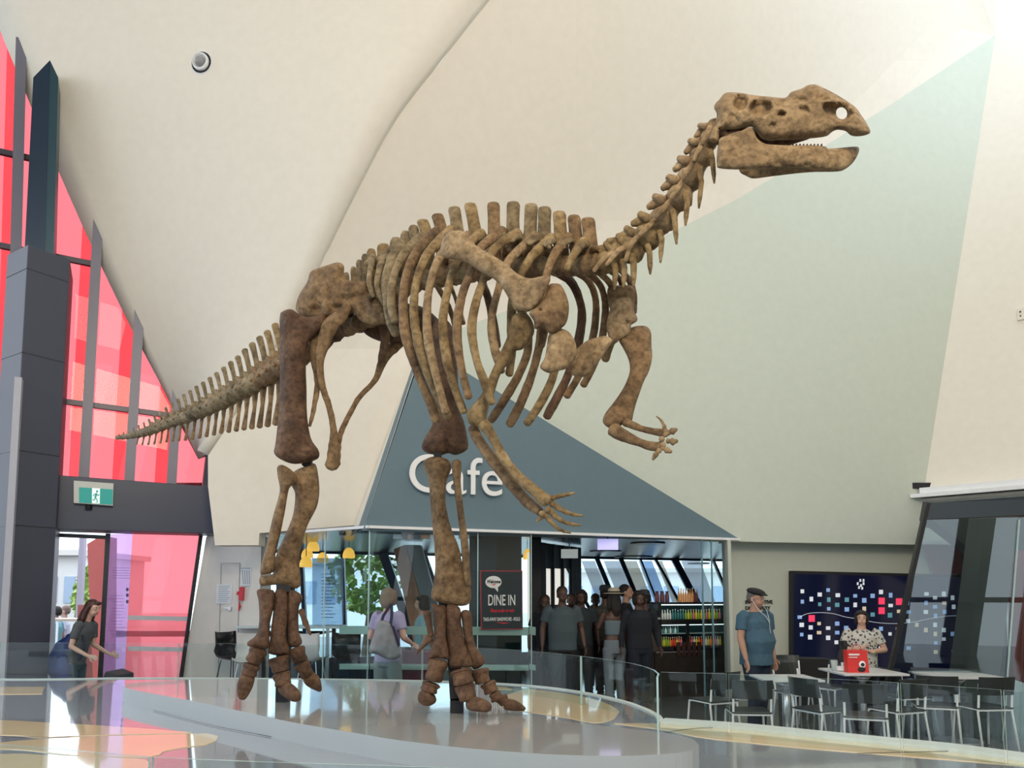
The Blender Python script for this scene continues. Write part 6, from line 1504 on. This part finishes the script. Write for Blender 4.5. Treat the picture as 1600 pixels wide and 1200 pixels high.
    if cap == 'flat':
        mb = MB(); mb.ball(Hd(0, -.005, 1.672), (.100 * k, .118 * k, .045 * k), 18, 10, R=hr @ Matrix.Rotation(.16, 3, 'X')); mb.ball(Hd(0, -.105, 1.650), (.062 * k, .052 * k, .012 * k), 14, 8, R=hr @ Matrix.Rotation(.2, 3, 'X')); mb.build('flat_cap', mat('black_wool', (.012, .012, .014), .85), t, local=True, smooth=True, remesh=.006, smoothmod=2)
    if cap in ('straw', 'cap'):
        m = mat('straw_hat_' + cap, (.42, .36, .26) if cap == 'straw' else (.05, .05, .06), .8); c = Hd(0, 0, 1.665)
        mb = MB(); mb.lathe([((.155 if cap == 'straw' else .10) * k, 0), ((.155 if cap == 'straw' else .10) * k, .008), (.092 * k, .012), (.088 * k, .06 * k), (.06 * k, .088 * k), (.01, .092 * k)], c, 20)
        if cap == 'cap': mb.ball(Hd(0, -.12, 1.67), (.06 * k, .06 * k, .008), R=hr)
        o = mb.build('hat', m, t, local=True, smooth=True)
        if cap == 'straw': mb = MB(); mb.lathe([(.094 * k, .014), (.093 * k, .036)], c, 20); mb.build('hat_band', MATTEBLACK, o, local=True)
    if hero:
        for s in (-1, 1):
            mb = MB(); mb.ball(Hd(s * .030, -.084, 1.597), (.0125 * k, .009 * k, .0075 * k), 10, 8, R=hr); e_ = mb.build('eye', mat('eye_white', (.7, .68, .65), .3), t, local=True, smooth=True)
            mb = MB(); mb.ball(Hd(s * .030, -.0925, 1.597), (.0058 * k, .003 * k, .0062 * k), 8, 6, R=hr); mb.build('iris', BLACK, e_, local=True)
            mb = MB(); mb.ball(Hd(s * .031, -.090, 1.617), (.018 * k, .006 * k, .0035 * k), 8, 6, R=hr); mb.build('eyebrow', hairm or mat('dark_hair', (.014, .010, .009), .8), t, local=True, smooth=True)
        mb = MB(); mb.ball(Hd(0, -.1035, 1.534), (.019 * k, .005 * k, .0062 * k), 10, 6, R=hr); mb.build('lips', mat('lips', (.42, .10, .09), .4), t, local=True, smooth=True)
    t['_k'] = k
    return t, X, Hd, A, k
R_ = math.radians
# standing man in the flat cap
MBL = mat('dusty_blue_cotton', (.045, .105, .155), .8, var=.12, vscale=20); JEAN = mat('dark_denim', (.010, .022, .045), .8)
m1, X1, H1, A1, k1 = person('standing man in a black flat cap, dusty blue short-sleeved shirt and dark jeans', 1181, 9.15, R_(28), 1.69, wide=1.18, shirt=MBL, trousers=JEAN, hair='short', hairm=mat('grey_hair', (.12, .11, .10), .6), skin=SKIN, cap='flat', hero=True, belly=1.0, shirt_len=.80, head_yaw=R_(14), nod=R_(6),
    arms={'r': ((.235, -.02, 1.12), (.235, -.10, .88)), 'l': ((.235, .03, 1.12), (.23, -.03, .87))})
gm = mat('spectacle_metal', (.25, .25, .27), .2, metal=.8); mb = MB()
for s in (-1, 1):
    c = [H1(s * .032 + .020 * math.cos(a), -.107, 1.596 + .015 * math.sin(a)) for a in [2 * math.pi * i / 12 for i in range(13)]]
    for a, b in zip(c, c[1:]): mb.bar(a, b, .002, .002)
    mb.bar(H1(s * .052, -.105, 1.598), H1(s * .078, -.0, 1.59), .002, .002)
mb.bar(H1(-.012, -.107, 1.6), H1(.012, -.107, 1.6), .002, .002); mb.build('spectacles', gm, m1, local=True)
mb = MB(); mb.tube([H1(.078, -.01, 1.57), X1((.07, -.12, 1.45)), X1((.05, -.17, 1.35)), X1((.04, -.19, 1.22)), X1((.08, -.19, 1.08)), X1((.12, -.16, 1.0))], .0025, n=6); mb.tube([H1(-.078, -.01, 1.57), X1((-.06, -.12, 1.45)), X1((.0, -.17, 1.38)), X1((.04, -.19, 1.30))], .0025, n=6); mb.build('earphone_cord', WHITEM, m1, local=True, smooth=True)
mb = MB()
for s in (-1, 1): mb.ball(X1((s * .085, -.145, 1.24)), (.045, .012, .045))
mb.build('chest_pocket', MBL, m1, local=True, smooth=True)
mb = MB()
for i in range(6): mb.ball(X1((0, -.185 + (.012 if i > 3 else 0), 1.33 - i * .085)), (.006, .004, .006), 8, 6)
mb.build('shirt_button', mat('navy_button', (.01, .015, .03), .3), m1, local=True)
# woman in the patterned blouse
BL = mat('patterned_blouse', (.48, .46, .42), .8)
nt = BL.node_tree; vz = nt.nodes.new('ShaderNodeTexVoronoi'); vz.inputs['Scale'].default_value = 26; tcn = nt.nodes.new('ShaderNodeTexCoord'); nt.links.new(tcn.outputs['Object'], vz.inputs['Vector'])
rp_ = nt.nodes.new('ShaderNodeValToRGB'); rp_.color_ramp.elements[0].position = .30; rp_.color_ramp.elements[0].color = (.05, .05, .06, 1); rp_.color_ramp.elements[1].position = .42; rp_.color_ramp.elements[1].color = (.55, .53, .48, 1)
nt.links.new(vz.outputs['Distance'], rp_.inputs['Fac']); nt.links.new(rp_.outputs['Color'], nt.nodes['Principled BSDF'].inputs['Base Color'])
m2, X2, H2, A2, k2_ = person('woman with short black hair and a patterned grey blouse standing behind the red bag', 1347, 9.35, R_(-12), 1.43, wide=1.12, shirt=BL, trousers=MATTEBLACK, hair='bob', skin=mat('skin_warm', (.60, .36, .26), .5), hero=True, head_yaw=R_(-8), shirt_len=.80, belly=.4,
    arms={'r': ((.26, -.05, 1.14), (.10, -.24, 1.16)), 'l': ((.27, -.02, 1.14), (.06, -.22, 1.12)), 'hr': (.8, -.3, .4), 'hl': (-.9, -.2, .3)})
mb = MB(); mb.lathe([(.028, 0), (.028, .018)], X2(A2[1][2]) + Vector((0.02, 0, -.01)), 14); mb.build('wristwatch', mat('gold_watch', (.7, .55, .25), .3, metal=.8), m2, local=True)
c_ = thing('camera_pouch', 'small black camera held up beside the woman in the patterned blouse', 'camera', P(1317, 1010, 9.1))
mb = MB(); mb.box((0, 0, .02), (.09, .06, .10)); mb.build('camera_body', MATTEBLACK, c_, local=True, bevel=.01)
mb = MB(); mb.lathe([(.03, 0), (.03, .06)], (0, -.03, .0), 16); mb.build('lens', BLACK, c_, local=True)
mb = MB(); mb.tube([(0, 0, -.03), (-.03, 0, -.14), (.02, 0, -.22), (.05, 0, -.3)], [.05, .055, .05, .02], n=10, flat=(1, .5), axis=(0, 1, 0)); mb.build('pouch', MATTEBLACK, c_, local=True, smooth=True)
# woman with tote bag
LIL = mat('lilac_tshirt', (.36, .33, .48), .8); GRNT = mat('grey_green_trousers', (.16, .21, .21), .8)
m3, X3, H3, A3, k3 = person('woman with blonde-grey bob and lilac T-shirt walking past the cafe glass with a tote bag', 606, 9.0, R_(150), 1.70, wide=1.0, shirt=LIL, trousers=GRNT, hair='bob', hairm=mat('ash_blonde_hair', (.19, .15, .105), .6), skin=SKINP, shirt_len=.84, head_yaw=R_(8),
    arms={'r': ((.25, .02, 1.13), (.20, -.20, 1.05)), 'l': ((.25, .02, 1.13), (.22, -.2, 1.0))})
tb = thing('tote_bag', 'large pale grey cloth tote bag hanging from the lilac-shirted woman\'s shoulder', 'bag', P(596, 1040, 8.78))
CANV = mat('pale_grey_canvas', (.26, .26, .27), .85, var=.1)
inflate('bag_body', [(593, 969), (603, 970), (612, 975), (618, 990), (625, 1008), (628, 1021), (621, 1029), (610, 1031), (600, 1028), (588, 1022), (577, 1020), (579, 1005), (584, 990), (588, 976)], 8.74, .07, CANV, tb, R=9, step=5, nz=.35)
NAVS = mat('navy_strap', (.012, .015, .04), .7)
for k_, pts in enumerate(([(595, 975), (599, 962), (607, 950), (611, 945)], [(610, 978), (612, 962), (612, 950), (612, 945)])):
    mb = MB(); mb.tube([P(x, y, 8.70 + .06 * i) for i, (x, y) in enumerate(pts)], .017, n=8, flat=(1, .3), axis=(0, 1, 0)); mb.build('strap', NAVS, tb, smooth=True)
mb = MB(); mb.prism([P(611, 976, 8.66), P(616, 979, 8.66), P(625, 1008, 8.66), P(622, 1012, 8.66)], (0, .01, 0)); mb.build('side_stripe', NAVS, tb)
# girl with backpack pushing a stroller
m4, X4, H4, A4, k4 = person('person with long auburn hair and striped top leaning forward to push a stroller', 119, 9.3, R_(82), 1.56, wide=.88, shirt=mat('dark_grey_striped_top', (.08, .09, .10), .8), trousers=mat('teal_trousers', (.02, .06, .08), .8), hair='long', hairm=mat('auburn_hair', (.060, .016, .012), .45), skin=SKINP, lean=.28, hero=True, nod=R_(8),
    arms={'r': ((.21, -.02, 1.10), (.20, -.30, .98)), 'l': ((.21, -.06, 1.10), (.20, -.34, .98)), 'hr': (0, -1, -.2), 'hl': (0, -1, -.2)})
bp_ = thing('backpack', 'large rounded deep blue backpack worn by the auburn-haired person', 'backpack', P(108, 1060, 9.3))
BPM = mat('deep_blue_nylon', (.004, .022, .12), .55, var=.2, vscale=5, bump=.15, bscale=12)
mb = MB(); mb.tube([P(113, 999, 9.3), P(108, 1010, 9.3), P(102, 1028, 9.3), P(100, 1046, 9.3), P(103, 1058, 9.3)], [.09, .15, .185, .19, .15], n=18, flat=(1, .8), axis=(0, 1, 0), jitter=.1); mb.build('pack_body', BPM, bp_, smooth=True)
mb = MB(); mb.tube([P(96, 1030, 9.12), P(97, 1045, 9.10), P(99, 1060, 9.12)], [.07, .10, .08], n=12, flat=(1, .5), axis=(0, 1, 0)); mb.build('front_pocket', BPM, bp_, smooth=True)
for Yb in (9.18, 9.42): mb = MB(); mb.tube([P(112, 1000, Yb), P(122, 991, Yb), P(130, 994, Yb), P(132, 1010, Yb), P(124, 1030, Yb)], .018, n=8, flat=(1, .5), axis=(0, 1, 0)); mb.build('shoulder_strap', mat('navy_strap', (.012, .015, .04)), bp_, smooth=True)
st = thing('stroller', 'dark stroller with a pointed hood pushed by the auburn-haired person', 'stroller', P(186, 1100, 9.3).xy.to_3d())
SM = mat('charcoal_fabric', (.03, .03, .04), .8)
q0 = P(171, 1062, 9.3); q1 = P(178, 1046, 9.3); q2 = P(197, 1064, 9.3)
mb = MB(); mb.prism([q0 + Vector((0, -.2, 0)), q1 + Vector((0, -.2, 0)), P(184, 1056, 9.1), q2 + Vector((0, -.2, 0)), P(200, 1090, 9.1), P(172, 1090, 9.1)], (0, .4, 0)); mb.build('hood', SM, st, bevel=.02)
mb = MB(); mb.bar(P(168, 1062, 9.1), P(185, 1120, 9.1), .025, .025, up=(0, -1, 0)); mb.bar(P(168, 1062, 9.5), P(185, 1120, 9.5), .025, .025, up=(0, -1, 0)); mb.bar(P(168, 1061, 9.1), P(168, 1061, 9.5), .03, .03); mb.build('handle_frame', BLACK, st)
mb = MB(); c = P(190, 1100, 9.3); mb.box((c.x, c.y, .42), (.5, .38, .12)); mb.build('seat', SM, st, bevel=.03)
for sx in (-.22, .3):
    for sy in (-.22, .22): mb = MB(); mb.tube([(c.x + sx, c.y + sy - .015, .1), (c.x + sx, c.y + sy + .015, .1)], .1, n=18, round_=False); w_ = mb.build('wheel', MATTEBLACK, st); mb = MB(); mb.bar((c.x + sx, c.y + sy, .1), (c.x + sx * .6, c.y + sy, .4), .02, .02, up=(0, 1, 0)); mb.build('wheel_strut', BLACK, st)
# the queue: cloth and skin colours darkened to paint in the dim cafe
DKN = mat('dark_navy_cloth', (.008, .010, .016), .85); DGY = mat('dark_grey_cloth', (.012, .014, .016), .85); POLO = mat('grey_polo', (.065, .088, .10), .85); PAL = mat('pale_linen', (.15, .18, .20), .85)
G_ = None
person('man in a pale grey polo shirt standing in front of the ribbed wall', 879, 10.95, R_(8), 1.74, wide=1.16, shirt=POLO, trousers=MATTEBLACK, skin=SKIN_SHADED, belly=.5, shirt_len=.82)
person('person in a grey shirt just behind the right shoulder of the polo-shirted man', 909, 11.8, R_(-10), 1.70, wide=1.0, shirt=mat('slate_shirt', (.03, .042, .048), .85), trousers=MATTEBLACK, skin=SKIN_SHADED, hair='bob')
person('dark-haired person half hidden behind the left shoulder of the polo-shirted man', 852, 11.45, R_(5), 1.62, shirt=DKN, trousers=MATTEBLACK, skin=SKIN_SHADED)
person('person with a dark head seen between the polo-shirted man and his neighbour', 893, 12.4, R_(0), 1.64, shirt=DGY, trousers=MATTEBLACK, skin=SKIN_SHADED)
person('person in a checked shirt and dark cap behind the straw-hatted woman', 946, 12.5, R_(170), 1.74, wide=1.12, shirt=mat('checked_shirt', (.07, .07, .06), .85, var=.6, vscale=30), trousers=MATTEBLACK, skin=SKIN_SHADED, cap='cap')
person('woman in a straw hat, pale cropped top and wide pale trousers holding a phone', 960, 11.1, R_(200), 1.68, wide=.92, shirt=mat('pale_crop_top', (.12, .16, .18), .8), trousers=PAL, skin=SKIN_SHADED, hair='long', cap='straw', shirt_len=1.06, top_z=1.27, sleeve='none', hip_w=1.12,
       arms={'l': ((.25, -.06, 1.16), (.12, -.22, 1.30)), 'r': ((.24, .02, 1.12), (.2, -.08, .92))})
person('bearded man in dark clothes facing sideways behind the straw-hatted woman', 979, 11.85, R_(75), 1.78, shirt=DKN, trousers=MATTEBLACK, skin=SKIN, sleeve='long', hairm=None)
person('person in all dark clothes standing right of the straw-hatted woman', 999, 11.1, R_(10), 1.68, wide=1.14, shirt=DKN, trousers=mat('navy_jeans', (.006, .010, .02), .85), skin=SKIN_SHADED, sleeve='long', hair='bob')
person('person in a tan top and dark cap nearest the drinks fridge', 1008, 12.0, R_(-80), 1.66, shirt=mat('tan_top', (.13, .09, .06), .85), trousers=MATTEBLACK, skin=SKIN_SHADED, cap='cap')
person('person with short brown hair farthest back left of the straw-hatted woman', 931, 13.2, R_(0), 1.64, shirt=DGY, trousers=MATTEBLACK, skin=SKIN_SHADED, hairm=mat('brown_hair', (.05, .03, .02), .6))
# seated customers
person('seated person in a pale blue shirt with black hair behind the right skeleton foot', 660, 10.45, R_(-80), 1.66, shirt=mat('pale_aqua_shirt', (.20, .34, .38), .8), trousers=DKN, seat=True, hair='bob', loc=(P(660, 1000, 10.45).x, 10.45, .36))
bs = thing('bench_stool', 'dark tall stool under the seated pale blue customer', 'stool', (P(660, 1000, 10.45).x, 10.45, 0)); mb = MB(); mb.lathe([(.17, .70), (.17, .76)], n=20); mb.build('seat', BLACK, bs, local=True); mb = MB(); mb.lathe([(.03, .02), (.03, .70)], n=10); mb.build('post', STEEL, bs, local=True); mb = MB(); mb.lathe([(.2, 0), (.2, .02)], n=20); mb.build('base', STEEL, bs, local=True)
for i, (px, yw, sm, hm, lab) in enumerate([(85, -85, mat('cyan_shirt', (.25, .55, .65), .8), mat('dark_hair2', (.03, .03, .03), .6), 'person in a cyan shirt seated leftmost outside the entrance door'), (99, -70, mat('white_blue_shirt', (.6, .65, .8), .8), mat('grey_brown_hair', (.25, .18, .15), .6), 'person in a white-blue shirt and grey shorts seated outside the entrance door')]):
    p = P(px, 1000, 14.6 + i * 1.1); person(lab, px, p.y, R_(yw), 1.7, shirt=sm, trousers=mat('grey_blue_shorts', (.22, .26, .36), .8), seat=True, hairm=hm, skin=SKINP, loc=(p.x, p.y, 0.12))
    s_ = thing('outdoor_stool', ['pale outdoor stool under the cyan-shirted person outside', 'pale outdoor stool under the white-blue-shirted person outside'][i], 'stool', (p.x, p.y, 0)); mb = MB(); mb.box((0, 0, .50), (.4, .4, .04)); mb.build('seat', STEEL, s_, local=True)
    for sx in (-.17, .17):
        for sy in (-.17, .17): mb = MB(); mb.bar((sx, sy, 0), (sx, sy, .48), .025, .025, up=(0, 1, 0)); mb.build('leg', STEEL, s_, local=True)
